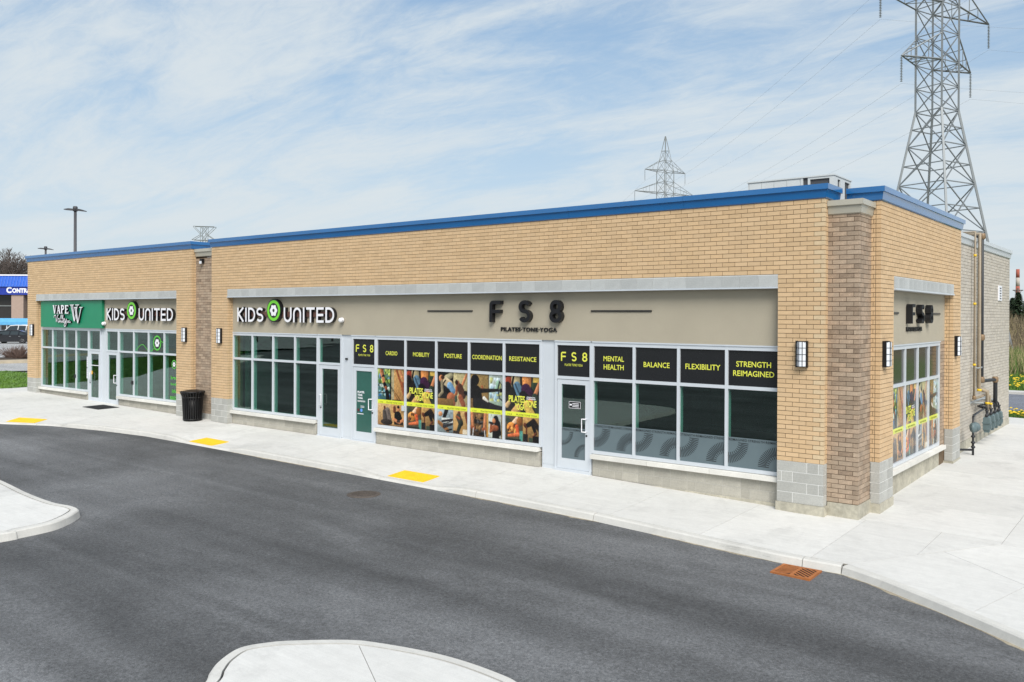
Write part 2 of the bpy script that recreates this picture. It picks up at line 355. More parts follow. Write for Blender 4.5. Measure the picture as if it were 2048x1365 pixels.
def road_mat(name, base, streak=.16, patch=.28):
    m = bpy.data.materials.new(name); m.use_nodes = True; t = m.node_tree; n = t.nodes; l = t.links
    b = n['Principled BSDF']; b.inputs['Roughness'].default_value = .82; b.inputs['Specular IOR Level'].default_value = .35
    tcn = n.new('ShaderNodeTexCoord')
    def nz(s, d=5, rr=.6, rot=0, scl=(1, 1, 1), dist=0):
        mp = n.new('ShaderNodeMapping'); mp.inputs['Rotation'].default_value = (0, 0, rot); mp.inputs['Scale'].default_value = scl
        l.new(tcn.outputs['Object'], mp.inputs[0])
        q = n.new('ShaderNodeTexNoise'); q.inputs['Scale'].default_value = s; q.inputs['Detail'].default_value = d; q.inputs['Roughness'].default_value = rr
        q.inputs['Distortion'].default_value = dist; l.new(mp.outputs[0], q.inputs['Vector']); return q.outputs['Fac']
    cur = [None]
    def mul(sock, lo, hi, a=.3, c=.7):
        r = n.new('ShaderNodeMapRange'); r.inputs[1].default_value = a; r.inputs[2].default_value = c; r.inputs[3].default_value = lo; r.inputs[4].default_value = hi; l.new(sock, r.inputs[0])
        x = n.new('ShaderNodeMix'); x.data_type = 'RGBA'; x.blend_type = 'MULTIPLY'; x.inputs[0].default_value = 1
        if cur[0] is None: x.inputs[6].default_value = (*base, 1)
        else: l.new(cur[0], x.inputs[6])
        l.new(r.outputs[0], x.inputs[7]); cur[0] = x.outputs[2]
    mul(nz(.13, 3, .5, .25, (1, 1.9, 1), .8), 1-patch, 1+patch, .36, .64)
    mul(nz(.6, 2, .45, .10, (.05, 1.5, 1), .25), 1-streak, 1+streak, .36, .64); mul(nz(.9, 2, .5, .52, (.05, 1.3, 1), .3), 1-streak*.6, 1+streak*.6, .38, .62)
    mul(nz(1.3, 5, .65, -.45, (.18, 2.4, 1), .5), 1-streak*.4, 1+streak*.4); mul(nz(1.9, 6, .7), .88, 1.12)
    mul(nz(9, 4, .75), .90, 1.10); mul(nz(22, 3, .8), .60, 1.42); mul(nz(90, 2, .8), .50, 1.55)
    # small pale chips
    vo = n.new('ShaderNodeTexVoronoi'); vo.inputs['Scale'].default_value = 3.2; l.new(tcn.outputs['Object'], vo.inputs['Vector'])
    r = n.new('ShaderNodeMapRange'); r.inputs[1].default_value = .035; r.inputs[2].default_value = .02; l.new(vo.outputs['Distance'], r.inputs[0])
    wn = n.new('ShaderNodeMath'); wn.operation = 'GREATER_THAN'; wn.inputs[1].default_value = .93
    sx = n.new('ShaderNodeSeparateColor'); l.new(vo.outputs['Color'], sx.inputs[0]); l.new(sx.outputs[0], wn.inputs[0])
    mm = n.new('ShaderNodeMath'); mm.operation = 'MULTIPLY'; l.new(r.outputs[0], mm.inputs[0]); l.new(wn.outputs[0], mm.inputs[1])
    x = n.new('ShaderNodeMix'); x.data_type = 'RGBA'; l.new(mm.outputs[0], x.inputs[0]); l.new(cur[0], x.inputs[6]); x.inputs[7].default_value = (.33, .32, .29, 1)
    l.new(x.outputs[2], b.inputs['Base Color'])
    bp = n.new('ShaderNodeBump'); bp.inputs['Strength'].default_value = .55; bp.inputs['Distance'].default_value = .012
    l.new(nz(70, 3, .8), bp.inputs['Height']); l.new(bp.outputs[0], b.inputs['Normal'])
    MATS[name] = m; return m
def conc_mat(name, base, island=.035, scuff=False):
    m = bpy.data.materials.new(name); m.use_nodes = True; t = m.node_tree; n = t.nodes; l = t.links
    b = n['Principled BSDF']; b.inputs['Roughness'].default_value = .9; b.inputs['Specular IOR Level'].default_value = .3
    tcn = n.new('ShaderNodeTexCoord'); cur = [None]
    def nz(s, d=5, rr=.6, rot=0, scl=(1, 1, 1)):
        mp = n.new('ShaderNodeMapping'); mp.inputs['Rotation'].default_value = (0, 0, rot); mp.inputs['Scale'].default_value = scl; l.new(tcn.outputs['Object'], mp.inputs[0])
        q = n.new('ShaderNodeTexNoise'); q.inputs['Scale'].default_value = s; q.inputs['Detail'].default_value = d; q.inputs['Roughness'].default_value = rr
        l.new(mp.outputs[0], q.inputs['Vector']); return q.outputs['Fac']
    def mul(sock, lo, hi, a=.3, c=.7):
        r = n.new('ShaderNodeMapRange'); r.inputs[1].default_value = a; r.inputs[2].default_value = c; r.inputs[3].default_value = lo; r.inputs[4].default_value = hi; l.new(sock, r.inputs[0])
        x = n.new('ShaderNodeMix'); x.data_type = 'RGBA'; x.blend_type = 'MULTIPLY'; x.inputs[0].default_value = 1
        if cur[0] is None: x.inputs[6].default_value = (*base, 1)
        else: l.new(cur[0], x.inputs[6])
        l.new(r.outputs[0], x.inputs[7]); cur[0] = x.outputs[2]
    mul(nz(.5, 4, .6), .95, 1.04); mul(nz(2.2, 6, .7, .3, (1, 2.2, 1)), .95, 1.04); mul(nz(7, 4, .7), .96, 1.04); mul(nz(1.0, 3, .6, 0, (.4, 26, 1)), .965, 1.03); mul(nz(90, 2, .8), .93, 1.07)
    if island:
        oi = n.new('ShaderNodeObjectInfo'); mul(oi.outputs['Random'], 1-island, 1+island, 0, 1)
    mul(nz(.8, 5, .75), .90, 1.0, .36, .46)
    if scuff: mul(nz(.55, 6, .8, 0, (1, 5, 9)), 1.0, .55, .60, .78)
    l.new(cur[0], b.inputs['Base Color'])
    bp = n.new('ShaderNodeBump'); bp.inputs['Strength'].default_value = .2; bp.inputs['Distance'].default_value = .005
    l.new(nz(60, 3, .7), bp.inputs['Height']); l.new(bp.outputs[0], b.inputs['Normal'])
    MATS[name] = m; return m
ASPH = road_mat('asphalt', (.106, .109, .113)); ASPH2 = road_mat('asphalt_pale', (.155, .165, .19), .06, .08)
PAVE_L = road_mat('pavement_pale', (.34, .34, .335), .05, .06)
CONC = conc_mat('sidewalk_concrete', (.60, .595, .572)); KERBM = conc_mat('kerb_concrete', (.565, .556, .525), .02, True)
JOINT = mat('joint_soil', (.17, .155, .13), .95, var=.2)  # dark soil tone of the slab joints and the wall joint
GRASS = mat('lawn_green', (.095, .185, .022), .9, var=.3, vs=.8, fine=.35, fs=14, bump=.8, bs=20)
GRASS2 = mat('meadow_green', (.085, .17, .025), .9, var=.35, vs=.6, fine=.35, fs=12, bump=.8, bs=15)
DRY = mat('dry_brush', (.17, .135, .085), .95, var=.35, vs=.3, fine=.4, fs=6, bump=.8, bs=8)
SOIL = mat('field_soil', (.12, .13, .06), .95, var=.3, vs=.05, fine=.3, fs=2)

def sheet(name, xs, ys, zf, m, kind='structure', parent=None):
    b = MB(); nx, ny = len(xs), len(ys)
    for y in ys:
        for x in xs: b.v.append((x, y, zf(x, y)))
    for j in range(ny-1):
        for i in range(nx-1): b.face([j*nx+i, j*nx+i+1, (j+1)*nx+i+1, (j+1)*nx+i])
    o = b.build(name, m, parent)
    if kind and parent is None: tag(o, kind=kind)
    return o
def hill(x, y):                                     # rising scrub land behind the road at the right
    return 3.6*sst((y-62)/75) + .25*math.sin(x*.13)*sst((y-62)/40)
sheet('ground', [-2500, -600, -260, -200, -60, -35, -20, 0, 6, 30, 200, 600, 2500], [-2500, -300, -40, 12, 50, 300, 3000], lambda x, y: G(x, y)-.42, SOIL)
sheet('parking_lot', [-95, -60, -35, -20, 0, 6, 30, 70], [-95, -40, 12, 16.5], lambda x, y: G(x, y)-RD, ASPH)
# ------------------------------------------------------------------ sidewalk slabs
walk = empty('sidewalk'); tag(walk, kind='structure')
def prism_surface(b, top, depth, zf):               # thin slab over polygon(s) with a z function, no bottom
    k = len(b.v); n = len(top)
    b.v += [(x, y, zf(x, y)) for x, y in top] + [(x, y, zf(x, y)-depth) for x, y in top]
    b.face(list(range(k, k+n)))
    for i in range(n): b.face([k+i, k+n+i, k+n+(i+1) % n, k+(i+1) % n])
def grid_slab(x0, x1, yb, g=.004):
    b = MB(); nx, ny = max(2, int((x1-x0)/.2)), 16; x0 += g; x1 -= g
    for j in range(ny+1):
        for i in range(nx+1):
            x = x0+(x1-x0)*i/nx; y0 = K(x)+.180; y = y0+(yb-g-y0)*(j/ny)**1.5; b.v.append((x, y, S(x, y)))
    W = nx+1
    for j in range(ny):
        for i in range(nx): b.face([j*W+i, j*W+i+1, (j+1)*W+i+1, (j+1)*W+i])
    rim = [i for i in range(W)] + [j*W+nx for j in range(1, ny+1)] + [ny*W+i for i in range(nx-1, -1, -1)] + [j*W for j in range(ny-1, 0, -1)]
    k = len(b.v); b.v += [(b.v[i][0], b.v[i][1], b.v[i][2]-.05) for i in rim]
    for q in range(len(rim)): a, c = rim[q], rim[(q+1) % len(rim)]; b.face([a, k+q, k+(q+1) % len(rim), c])
    return b.build('slab', CONC, walk)
xs = [-34.9]; 
while xs[-1] < -5.4: xs.append(xs[-1]+1.97333)
xs = [-34.9+1.9733*i for i in range(15)]; xs = [x for x in xs if x < -6.5] + [-5.3, -3.3, -1.3, .7]
for a, c in zip(xs[:-1], xs[1:]): grid_slab(a, c, .32)
def poly_slab(pts, m=None, g=.004, zf=S, name='slab', parent=walk, depth=.05):
    P = [Vector(p) for p in pts]; n = len(P); out = []
    area = sum(P[i].x*P[(i+1) % n].y-P[(i+1) % n].x*P[i].y for i in range(n))
    if area < 0: P = P[::-1]
    for i in range(n):                               # inset by g
        t1 = (P[i]-P[i-1]).normalized(); t2 = (P[(i+1) % n]-P[i]).normalized()
        n1 = Vector((-t1.y, t1.x)); n2 = Vector((-t2.y, t2.x)); h = (n1+n2)
        h = h.normalized() if h.length > 1e-4 else n1
        out.append(P[i]+h*(g/max(.4, h.dot(n1))))
    b = MB(); prism_surface(b, [(p.x, p.y) for p in out], depth, zf); return b.build(name, m or CONC, parent)
ki = lambda x: K(x)+.180
def kline(a, c, n=6): return [(a+(c-a)*i/n, ki(a+(c-a)*i/n)) for i in range(n+1)]
# around the right-hand corner
poly_slab(kline(.7, 1.25, 4) + [(2.0, -1.42), (2.0, .3), (.7, .3)])
poly_slab([(2.0, -1.42), (2.96, .15), (2.96, .3), (2.0, .3)])
ye = [.3, 2.3, 4.3, 6.3, 8.3, 10.3, 12.3, 14.3, 16.3, 18.9]
for a, c in zip(ye[:-1], ye[1:]): poly_slab([(.45, a), (2.96, a), (2.96, c), (.45, c)])
poly_slab([(-.3, 16.7), (.45, 16.7), (.45, 18.9), (-.3, 18.9)])
poly_slab(kline(1.25, 3.22, 8) + [(3.62, -2.0), (2.3, -.95), (2.0, -1.42)])
poly_slab([(2.3, -.95), (3.62, -2.0), (5.6, -3.45), (5.6, .15), (2.96, .15)])
poly_slab(kline(3.22, 5.6, 8) + [(5.6, -3.45), (3.62, -2.0)])
poly_slab(kline(5.6, 9.6, 6) + [(9.6, .15), (5.6, .15)])
for i, (a, c) in enumerate(zip(ye[:-1], ye[1:])): poly_slab([(2.96, a-(.15 if i == 0 else 0)), (5.6, a-(.15 if i == 0 else 0)), (5.6, c), (2.96, c)]); poly_slab([(5.6, a-(.15 if i == 0 else 0)), (9.6, a-(.15 if i == 0 else 0)), (9.6, c), (5.6, c)])
# left end and the walk beside the lawn
poly_slab(kline(-36.9, -34.9, 4) + [(-34.9, .3), (-34.9, 4.5), (-36.9, 4.5)])
LX = [-36.9, -38.8, -41.7, -48.2, -58, -70]; LY = [.2, -3.2, -8.2, -13.2, -22.5, -33.5]   # lawn edge
lawn_y = lambda x: float(np.interp(-x, [-v for v in LX], LY))
q = -36.9
while q > -66:
    a = max(q-2.6, -68); poly_slab(kline(a, q, 4) + [(q, lawn_y(q)), (a, lawn_y(a))]); q = a
bb = MB()
xs2 = sorted(set([-36.9, -34.9] + [round(-34.9+.25*i, 3) for i in range(int(34.9/.25)+5)] + [1.0, 1.25, 1.6, 2, 3, 4, 5.6, 6, 9.6]))
for x in xs2:
    for t in np.linspace(0, 1, 9): y = K(x)+.12+(19-K(x)-.12)*t**3; bb.v.append((x, y, S(x, y)-.012))
for i in range(len(xs2)-1):
    for j in range(8): bb.face([i*9+j, (i+1)*9+j, (i+1)*9+j+1, i*9+j+1])
bb.build('joint_bed', JOINT, walk)

# ------------------------------------------------------------------ kerbs
kerb = empty('kerb'); tag(kerb, kind='structure')
def kerb_run(pts, name, parent, zt, inner=.17, m=None):      # pts 2-D along outer bottom edge; inside is on the left
    b = MB(); P = [Vector(p) for p in pts]; n = len(P)
    for i in range(n):
        t = (P[min(i+1, n-1)]-P[max(i-1, 0)]).normalized(); nn = Vector((-t.y, t.x)); x, y = P[i]
        zr = G(x, y)-RD; q = P[i]+nn*.08; zz = zt(q.x, q.y)
        for o, z in ((0, zr-.06), (0, zr+.004), (.030, max(zz-.025, zr+.006)), (.055, max(zz-.003, zr+.008)), (inner, max(zz, zr+.010)), (inner, zz-.07)):
            e = P[i]+nn*o; b.v.append((e.x, e.y, z))
    for i in range(n-1):
        for j in range(5): b.face([i*6+j, (i+1)*6+j, (i+1)*6+j+1, i*6+j+1])
    b.face([0, 1, 2, 3, 4, 5]); b.face([(n-1)*6+j for j in (5, 4, 3, 2, 1, 0)])
    return b.build(name, m or KERBM, parent)
joints = [-66, -60, -54, -48, -44, -40, -37, -34, -31, -28, -25, -22, -19, -15.6, -12.6, -9.6, -6.6, -3.55, .62, 1.22, 4.2, 7.5, 11, 15]
for a, c in zip(joints[:-1], joints[1:]):
    n = max(3, int((c-a)/.2)); kerb_run([(a+.006+(c-a-.012)*i/n, K(a+.006+(c-a-.012)*i/n)) for i in range(n+1)], 'kerb_section', kerb, S)
# sand washed into the gutter
SAND = mat('gutter_sand', (.30, .265, .20), .95, var=.25, vs=4, fine=.3, fs=40)
for a, c in ((-7.2, -3.4), (-2.2, .25), (1.0, 12), (-33, -27), (-15.5, -11)):
    b = MB(); n = int((c-a)/.09); rnd = random.Random(int(a*10))
    for i in range(n+1):
        x = a+(c-a)*i/n; y = K(x); wv = .02+.05*abs(math.sin(x*2.1)+.5*math.sin(x*5.3))*rnd.uniform(.5, 1.1)*min(1, (x-a)*2, (c-x)*2)
        b.v += [(x, y+.01, G(x, y)-RD+.005), (x, y-wv, G(x, y-wv)-RD+.003)]
    for i in range(n): b.face([2*i, 2*i+1, 2*i+3, 2*i+2])
    tag(b.build('gutter_sand', SAND, kerb), kind='stuff')
# traffic islands
def closed_curve(pts, n=6):
    P = [Vector(p) for p in pts]; out = []; N_ = len(P)
    for i in range(N_):
        p0, p1, p2, p3 = P[i-1], P[i], P[(i+1) % N_], P[(i+2) % N_]
        for j in range(n):
            t = j/n; out.append(.5*((2*p1)+(-p0+p2)*t+(2*p0-5*p1+4*p2-p3)*t*t+(-p0+3*p1-3*p2+p3)*t**3))
    return out
ISZ = lambda x, y: G(x, y)+.02
def island(name, outer, cuts):
    root = empty(name); tag(root, kind='structure')
    C_ = closed_curve(outer); n = len(C_)
    ar = sum(C_[i].x*C_[(i+1) % n].y-C_[(i+1) % n].x*C_[i].y for i in range(n))
    if ar < 0: C_ = C_[::-1]
    per = 0; seg = [0]; acc = 0
    for i in range(n):
        acc += (C_[(i+1) % n]-C_[i]).length
        if acc > 2.2 and i < n-3: seg.append(i+1); acc = 0
    seg.append(n)
    for a, c in zip(seg[:-1], seg[1:]):
        pts = [C_[i % n] for i in range(a, c+1)]; pts[0] = pts[0].lerp(pts[1], .02); pts[-1] = pts[-1].lerp(pts[-2], .02)
        kerb_run(pts, 'kerb_section', root, ISZ)
    inn = []
    for i in range(n):
        t = (C_[(i+1) % n]-C_[i-1]).normalized(); inn.append(C_[i]+Vector((-t.y, t.x))*.195)
    # split the inner slab along straight cuts with bmesh
    bm = bmesh.new(); bm.faces.new([bm.verts.new((p.x, p.y, 0)) for p in inn])
    for (p, nn) in cuts:
        r = bmesh.ops.bisect_plane(bm, geom=bm.verts[:]+bm.edges[:]+bm.faces[:], plane_co=(*p, 0), plane_no=(*nn, 0))
    bm.verts.ensure_lookup_table()
    for f in bm.faces: poly_slab([(v.co.x, v.co.y) for v in f.verts], zf=ISZ, parent=root, g=.004)
    bm.free()
    b = MB(); prism_surface(b, [(p.x, p.y) for p in inn], .02, lambda x, y: ISZ(x, y)-.012); b.build('joint_bed', JOINT, root)
def gp(l, off=-RD): return [tuple(onS(x, y, G, off).xy) for x, y in l]
islA = gp([(0, 957), (60, 985), (110, 1003.5)], .02) + gp([(145, 1015.5)], -.03) + gp([(160, 1027.7)], -.09) + gp([ (157, 1038), (137, 1050), (103.5, 1063), (41, 1077), (0, 1085.6)])
islA += [(-11.3, -12.5), (-11.8, -16), (-13.0, -17.2), (-16.5, -17.6), (-19.6, -17.4), (-20.4, -16.2), (-20.8, -12), (-20.6, -9.0), (-19.6, -8.1)]
island('traffic_island', islA, [((-14, -10), (1, 0)), ((-17.2, -10), (1, 0)), ((-15, -12.6), (0, 1)), ((-15, -15.2), (0, 1))])
islB = gp([(400, 1365), (414, 1342), (434.6, 1317.5), (476, 1292.6), (538, 1281), (600, 1277), (700, 1276), (761.6, 1282), (863, 1300), (939, 1320), (1015.5, 1348), (1046, 1365)], .02)
e_, s_ = islB[-1], islB[0]
islB += [(e_[0]+.45, e_[1]-.22), (e_[0]+.95, e_[1]-.9), (e_[0]+1.1, -12), (e_[0]+1.0, -15), (.1, -16.4), (-1.1, -16.8), (-2.4, -16.3), (s_[0]+.25, -15), (s_[0]+.22, -13), (s_[0]+.15, s_[1]-.5)]
ca, cb_ = onS(718, 1292, G, .02).xy, onS(752, 1365, G, .02).xy
island('traffic_island', islB, [(ca, ((cb_-ca).y, -(cb_-ca).x)), ((-1.5, -12.4), (0, 1)), ((-1.5, -14.6), (0, 1))])
lot = bpy.data.objects['parking_lot']
WPAINT = mat('worn_white_paint', (.55, .55, .53), .8, var=.25, vs=6)
for i in range(8):                                   # stall lines on the far part of the lot
    x = -52+2.75*i; b = MB(); y0 = -22.5
    for j in range(7): b.v += [(x, y0-j*.8, G(x, y0-j*.8)-RD+.004), (x+.12, y0-j*.8, G(x, y0-j*.8)-RD+.004)]
    for j in range(6): b.face([2*j, 2*j+1, 2*j+3, 2*j+2])
    b.build('stall_line', WPAINT, lot)

# ------------------------------------------------------------------ lawn, roads and scrub beyond
def lawn_sheet():
    b = MB(); rows = 26; cols = 14
    far = [(-48.5, 4.6), (-59.5, -11), (-64, -17.5), (-70, -25), (-78, -34), (-86, -48)]; near = [(-36.95, 4.6), (-36.95, .2), (-41.7, -8.15), (-48.2, -13.15), (-58, -22.4), (-70, -33.4)]
    def pt(l, t):
        t *= len(l)-1; i = min(int(t), len(l)-2); f = t-i; return (l[i][0]*(1-f)+l[i+1][0]*f, l[i][1]*(1-f)+l[i+1][1]*f)
    for i in range(rows+1):
        a, c = pt(near, i/rows), pt(far, i/rows)
        for j in range(cols+1):
            f = j/cols; x, y = a[0]*(1-f)+c[0]*f, a[1]*(1-f)+c[1]*f; b.v.append((x, y, G(x, y)-.03))
    for i in range(rows):
        for j in range(cols): k = i*(cols+1)+j; b.face([k, k+1, k+cols+2, k+cols+1])
    base = list(b.v)
    for _ in range(26000):                            # blades
        i, j = random.randrange(rows), random.randrange(cols); k = i*(cols+1)+j
        u, v = random.random(), random.random(); p = [base[k], base[k+1], base[k+cols+2], base[k+cols+1]]
        x = (p[0][0]*(1-u)+p[1][0]*u)*(1-v)+(p[3][0]*(1-u)+p[2][0]*u)*v; y = (p[0][1]*(1-u)+p[1][1]*u)*(1-v)+(p[3][1]*(1-u)+p[2][1]*u)*v
        z = G(x, y)-.03; a = random.random()*6.28; h = random.uniform(.04, .09); w_ = .035; n = len(b.v)
        b.v += [(x-math.cos(a)*w_, y-math.sin(a)*w_, z), (x+math.cos(a)*w_, y+math.sin(a)*w_, z), (x+random.uniform(-.05, .05), y+random.uniform(-.05, .05), z+h)]
        b.face([n, n+1, n+2])
    return b.build('lawn_grass', GRASS)
tag(lawn_sheet(), 'short green mown lawn beside the concrete walk', 'grass', kind='stuff')
o = sheet('access_road', [-100, -60.5], [-60, -20, 12, 60], lambda x, y: G(x, y)-.06, PAVE_L)
o.data.vertices[1].co.x = -86; o.data.vertices[3].co.x = -68; o.data.vertices[5].co.x = -43; o.data.vertices[7].co.x = -30; o.data.vertices[5].co.z = G(-43, 12)-.06; o.data.vertices[7].co.z = G(-30, 60)-.06
sheet('store_lot', [-260, -58.6], [-130, -40, 12, 130], lambda x, y: G(x, y)-.03, PAVE_L)
for i in (1, 3, 5, 7):
    v = bpy.data.objects['store_lot'].data.vertices[i]; v.co.x = {1: -104, 3: -88, 5: -53.5, 7: -20}[i]; v.co.z = G(v.co.x, v.co.y)-.03
SANDK = mat('sandy_kerb', (.42, .36, .27), .9, var=.15)
b = MB(); c = [(-88, -40), (-53.5, 12), (-45, 45)]
for i in range(2):
    p, q = Vector(c[i]), Vector(c[i+1]); n = len(b.v); nn = Vector((q-p).orthogonal().normalized())*.45
    for e in (p+nn, p-nn, q-nn, q+nn): b.v.append((e.x, e.y, G(e.x, e.y)+.12))
    for e in (p+nn, p-nn, q-nn, q+nn): b.v.append((e.x, e.y, G(e.x, e.y)-.1))
    for f in ((0, 1, 2, 3), (0, 4, 5, 1), (1, 5, 6, 2), (2, 6, 7, 3), (3, 7, 4, 0)): b.face([n+k for k in f])
tag(b.build('store_kerb', SANDK), kind='structure')
# rear of the site, to the right
sheet('verge', [-60, -20, .0, 60], [16.6, 21.3], lambda x, y: .0 if y < 20 else .02, GRASS2)
sheet('rear_road', [-80, -20, 0, 80], [21.3, 29.6], lambda x, y: .05, ASPH2)
b = MB(); b.box((-80, 29.6, -.1), (80, 30.6, .16)); tag(b.build('rear_kerb', KERBM), kind='structure')
sheet('meadow', [-90, -40, 0, 40, 90], [30.6, 40, 62], lambda x, y: .1, GRASS2)
sheet('scrub_hill', list(np.linspace(-160, 90, 26)), list(np.linspace(62, 260, 24)), lambda x, y: .1+hill(x, y), DRY)
def blades(name, m, rx, ry, n, h0, h1, w_, zf, label, mats2=None, frac=0):
    b = MB()
    for _ in range(n):
        x, y = random.uniform(*rx), random.uniform(*ry); z = zf(x, y); a = random.random()*6.28; h = random.uniform(h0, h1); k = len(b.v)
        b.v += [(x-math.cos(a)*w_, y-math.sin(a)*w_, z), (x+math.cos(a)*w_, y+math.sin(a)*w_, z), (x+random.gauss(0, .25)*h, y+random.gauss(0, .25)*h, z+h)]
        b.face([k, k+1, k+2], 1 if random.random() < frac else 0)
    return tag(b.build(name, [m] + ([mats2] if mats2 else [])), label, 'grass', kind='stuff')
STRAW = mat('straw', (.34, .29, .15), .9); DAND = mat('dandelion_yellow', (.75, .52, .02), .8, var=.1)
blades('verge_grass', GRASS2, (-8, 6), (18.9, 21.2), 9000, .06, .16, .02, lambda x, y: .01, 'narrow grass verge with dandelions beside the rear road')
blades('meadow_grass', GRASS2, (-12, 6), (30.7, 42), 14000, .1, .35, .03, lambda x, y: .1, 'green dandelion meadow across the rear road')
blades('tall_grass', GRASS2, (-16, 2), (42, 66), 16000, .5, 1.5, .035, lambda x, y: .1, 'tall pale reed grass below the scrub hill', STRAW, .55)
blades('hill_brush', DRY, (-34, 4), (62, 140), 26000, .5, 1.7, .05, lambda x, y: .1+hill(x, y), 'leafless brown brush covering the hillside', STRAW, .15)
b = MB()
for (rx, ry, n) in (((-8, 6), (18.9, 21.2), 420), ((-12, 6), (30.8, 40), 900)):
    for _ in range(n):
        x, y = random.uniform(*rx), random.uniform(*ry); z = (.14 if ry[0] < 25 else .36)+random.uniform(-.05, .05); k = len(b.v); r_ = .05
        b.v += [(x-r_, y-r_, z), (x+r_, y-r_, z), (x+r_, y+r_, z), (x-r_, y+r_, z), (x, y, z+.04)]
        for f in ((0, 1, 4), (1, 2, 4), (2, 3, 4), (3, 0, 4)): b.face([k+i for i in f])
tag(b.build('dandelion_flowers', DAND), 'scattered yellow dandelion heads in the verge and meadow', 'flowers', kind='stuff')
# ------------------------------------------------------------------ the plaza building
bld = empty('plaza_building', (0, 0, 0))
tag(bld, 'long single storey tan brick plaza with blue roof edge and glass storefronts', 'building')
CO = .0889; BLn = .2667; JT = .010; ZB = .8; ROWS = 57; ZT = ZB+ROWS*CO; OPN = 41; ZO = ZB+OPN*CO
XL, XS0, XS1 = -20.527, -34.843, -21.759            # big bay left end, small bay
BO = (-19.59, -.903); SO = (-33.96, -22.715)        # openings in the two front bays
XA, YA0, YA1, AO = .758, .957, 8.215, (1.889, 7.35)  # side bay
XP, YP = .58, .20                                   # brown corner pier
YR0, YR1, XR = 8.215, 16.75, .60                    # rear part of the side wall
bricks = []                                         # (frame, s0, s1, d, z0, mat index)
def courses(fr, s0, s1, d, z0, n, mi, solid=None, off=0., dep=.09):
    for k in range(n):
        if s1-s0 < .2 and solid is None:
            h = (s0+s1)/2
            for a, c in ([(s0, s1)] if k % 2 else [(s0, h-JT/2), (h+JT/2, s1)]): bricks.append((fr, a, c, d, z0+k*CO+JT/2, mi, dep, k))
            continue
        for (a, c) in (solid(k) if solid else [(s0, s1)]):
            ph = off+(BLn/2 if k % 2 else 0); i = math.floor((a-ph)/BLn)
            while ph+i*BLn < c:
                x0 = max(a, ph+i*BLn+JT/2 if ph+i*BLn > a+.002 else a); x1 = min(c, ph+(i+1)*BLn-JT/2)
                if ph+(i+1)*BLn >= c-.045: x1 = c
                if ph+(i+1)*BLn < a+.045: i += 1; continue
                if ph+i*BLn < a+.045: x0 = a
                if x0 >= c-.045 and x0 > a: break
                if x1-x0 > .02: bricks.append((fr, x0, x1, d, z0+k*CO+JT/2, mi, dep, k))
                i += 1
courses(Ff, XL, 0, 0, ZB, ROWS, 0, lambda k: [(XL, 0)] if k >= OPN else [(XL, BO[0]), (BO[1], 0)], off=-.07)
courses(Ff, XS0, XS1, 0, ZB, ROWS, 0, lambda k: [(XS0, XS1)] if k >= OPN else [(XS0, SO[0]), (SO[1], XS1)], off=.05)
courses(Fs, YA0, YA1, XA, ZB, ROWS, 0, lambda k: [(YA0, YA1)] if k >= OPN else [(YA0, AO[0]), (AO[1], YA1)], off=YA0)
courses(Fs, .1, YP, 0, ZB, ROWS, 0, off=.1)                                  # returns
courses(Fs, .1, .2, BO[0], ZB, OPN, 0, off=.1); courses(Fs, .1, .2, SO[0], ZB, OPN, 0, off=.1); courses(Fs, .1, .17, XS1, ZB, ROWS, 0, off=.1)
courses(Ff, XP, XA-.1, -YA0, ZB, ROWS, 0, off=XP-.09); courses(Ff, .56, XA-.1, -AO[1], ZB, OPN, 0, off=.56-.13)
courses(Ff, 0, XP, -YP, .08, 62, 1, off=-.05); courses(Fs, YP+.1, YA0, XP, .08, 62, 1, off=.22)
courses(Ff, XS1, XL, -.17, .2, 60, 1, off=.03)
ZK = .36
courses(Fs, AO[0], 2.58, .56, ZK, 30, 1, off=0.); courses(Fs, 6.88, AO[1], .56, ZK, 30, 1, off=.03)
courses(Fs, YR0, YR1, XR, .25, 60, 2, off=YR0)
def score(b):
    fr, s0, s1, d, z, mi, dep, k = b
    c = Vector(fr((s0+s1)/2, d, z+.04)); n = Vector(fr(0, 1, 0)) ; v = CAM-c
    return (s1-s0)*max(0, n.dot(v.normalized()))/v.length_squared
order = sorted(range(len(bricks)), key=lambda i: -score(bricks[i])); single = set(order[:300])
bm_ = [BR_TAN, BR_BROWN, BR_GREY, BR_PALE]
field = MB()
for i, (fr, s0, s1, d, z, mi, dep, k) in enumerate(bricks):
    jit = random.uniform(-.0012, .0012)
    if mi == 0 and (s1-s0) < .2 and fr is Ff and d == 0 and s1 > -.01 and random.random() < .8: mi = 3
    if i in single: piece('brick', fr, s0, s1, d-dep, d+round(jit, 3), z, z+CO-JT, bm_[mi], bld)
    else: field.fbox(fr, s0, s1, d-dep, d+jit, z, z+CO-JT, mi, skip=('+y',) if fr is Ff else ('-x',))
tag(field.build('brick_courses', bm_, bld), kind='stuff')

# ------------- solid cores behind the brickwork (mortar shows in the joints)
e = .011
core = MB()
def cb(x0, x1, y0, y1, z0, z1, mi=0): core.box((x0, y0, z0), (x1, y1, z1), mi)
cb(XL+e, BO[0]-e, e, .60, 0, ZT); cb(BO[1]+e, -e, e, .60, 0, ZT); cb(BO[0]-e, BO[1]+e, e, .60, ZO, ZT)
cb(XS0+e, SO[0]-e, e, .60, 0, ZT); cb(SO[1]+e, XS1-e, e, .60, 0, ZT); cb(SO[0]-e, SO[1]+e, e, .60, ZO, ZT)
cb(.2, XA-e, YA0+e, AO[0]-e, 0, ZT); cb(.2, XA-e, AO[1]+e, YA1-e, 0, ZT); cb(.2, XA-e, AO[0]-e, AO[1]+e, ZO, ZT)
cb(-.01, XP-e, YP+e, YA0+.02, -.1, 5.56, 0); cb(XS1-.02, XL+.02, .17+e, .62, 0, 5.56, 0)
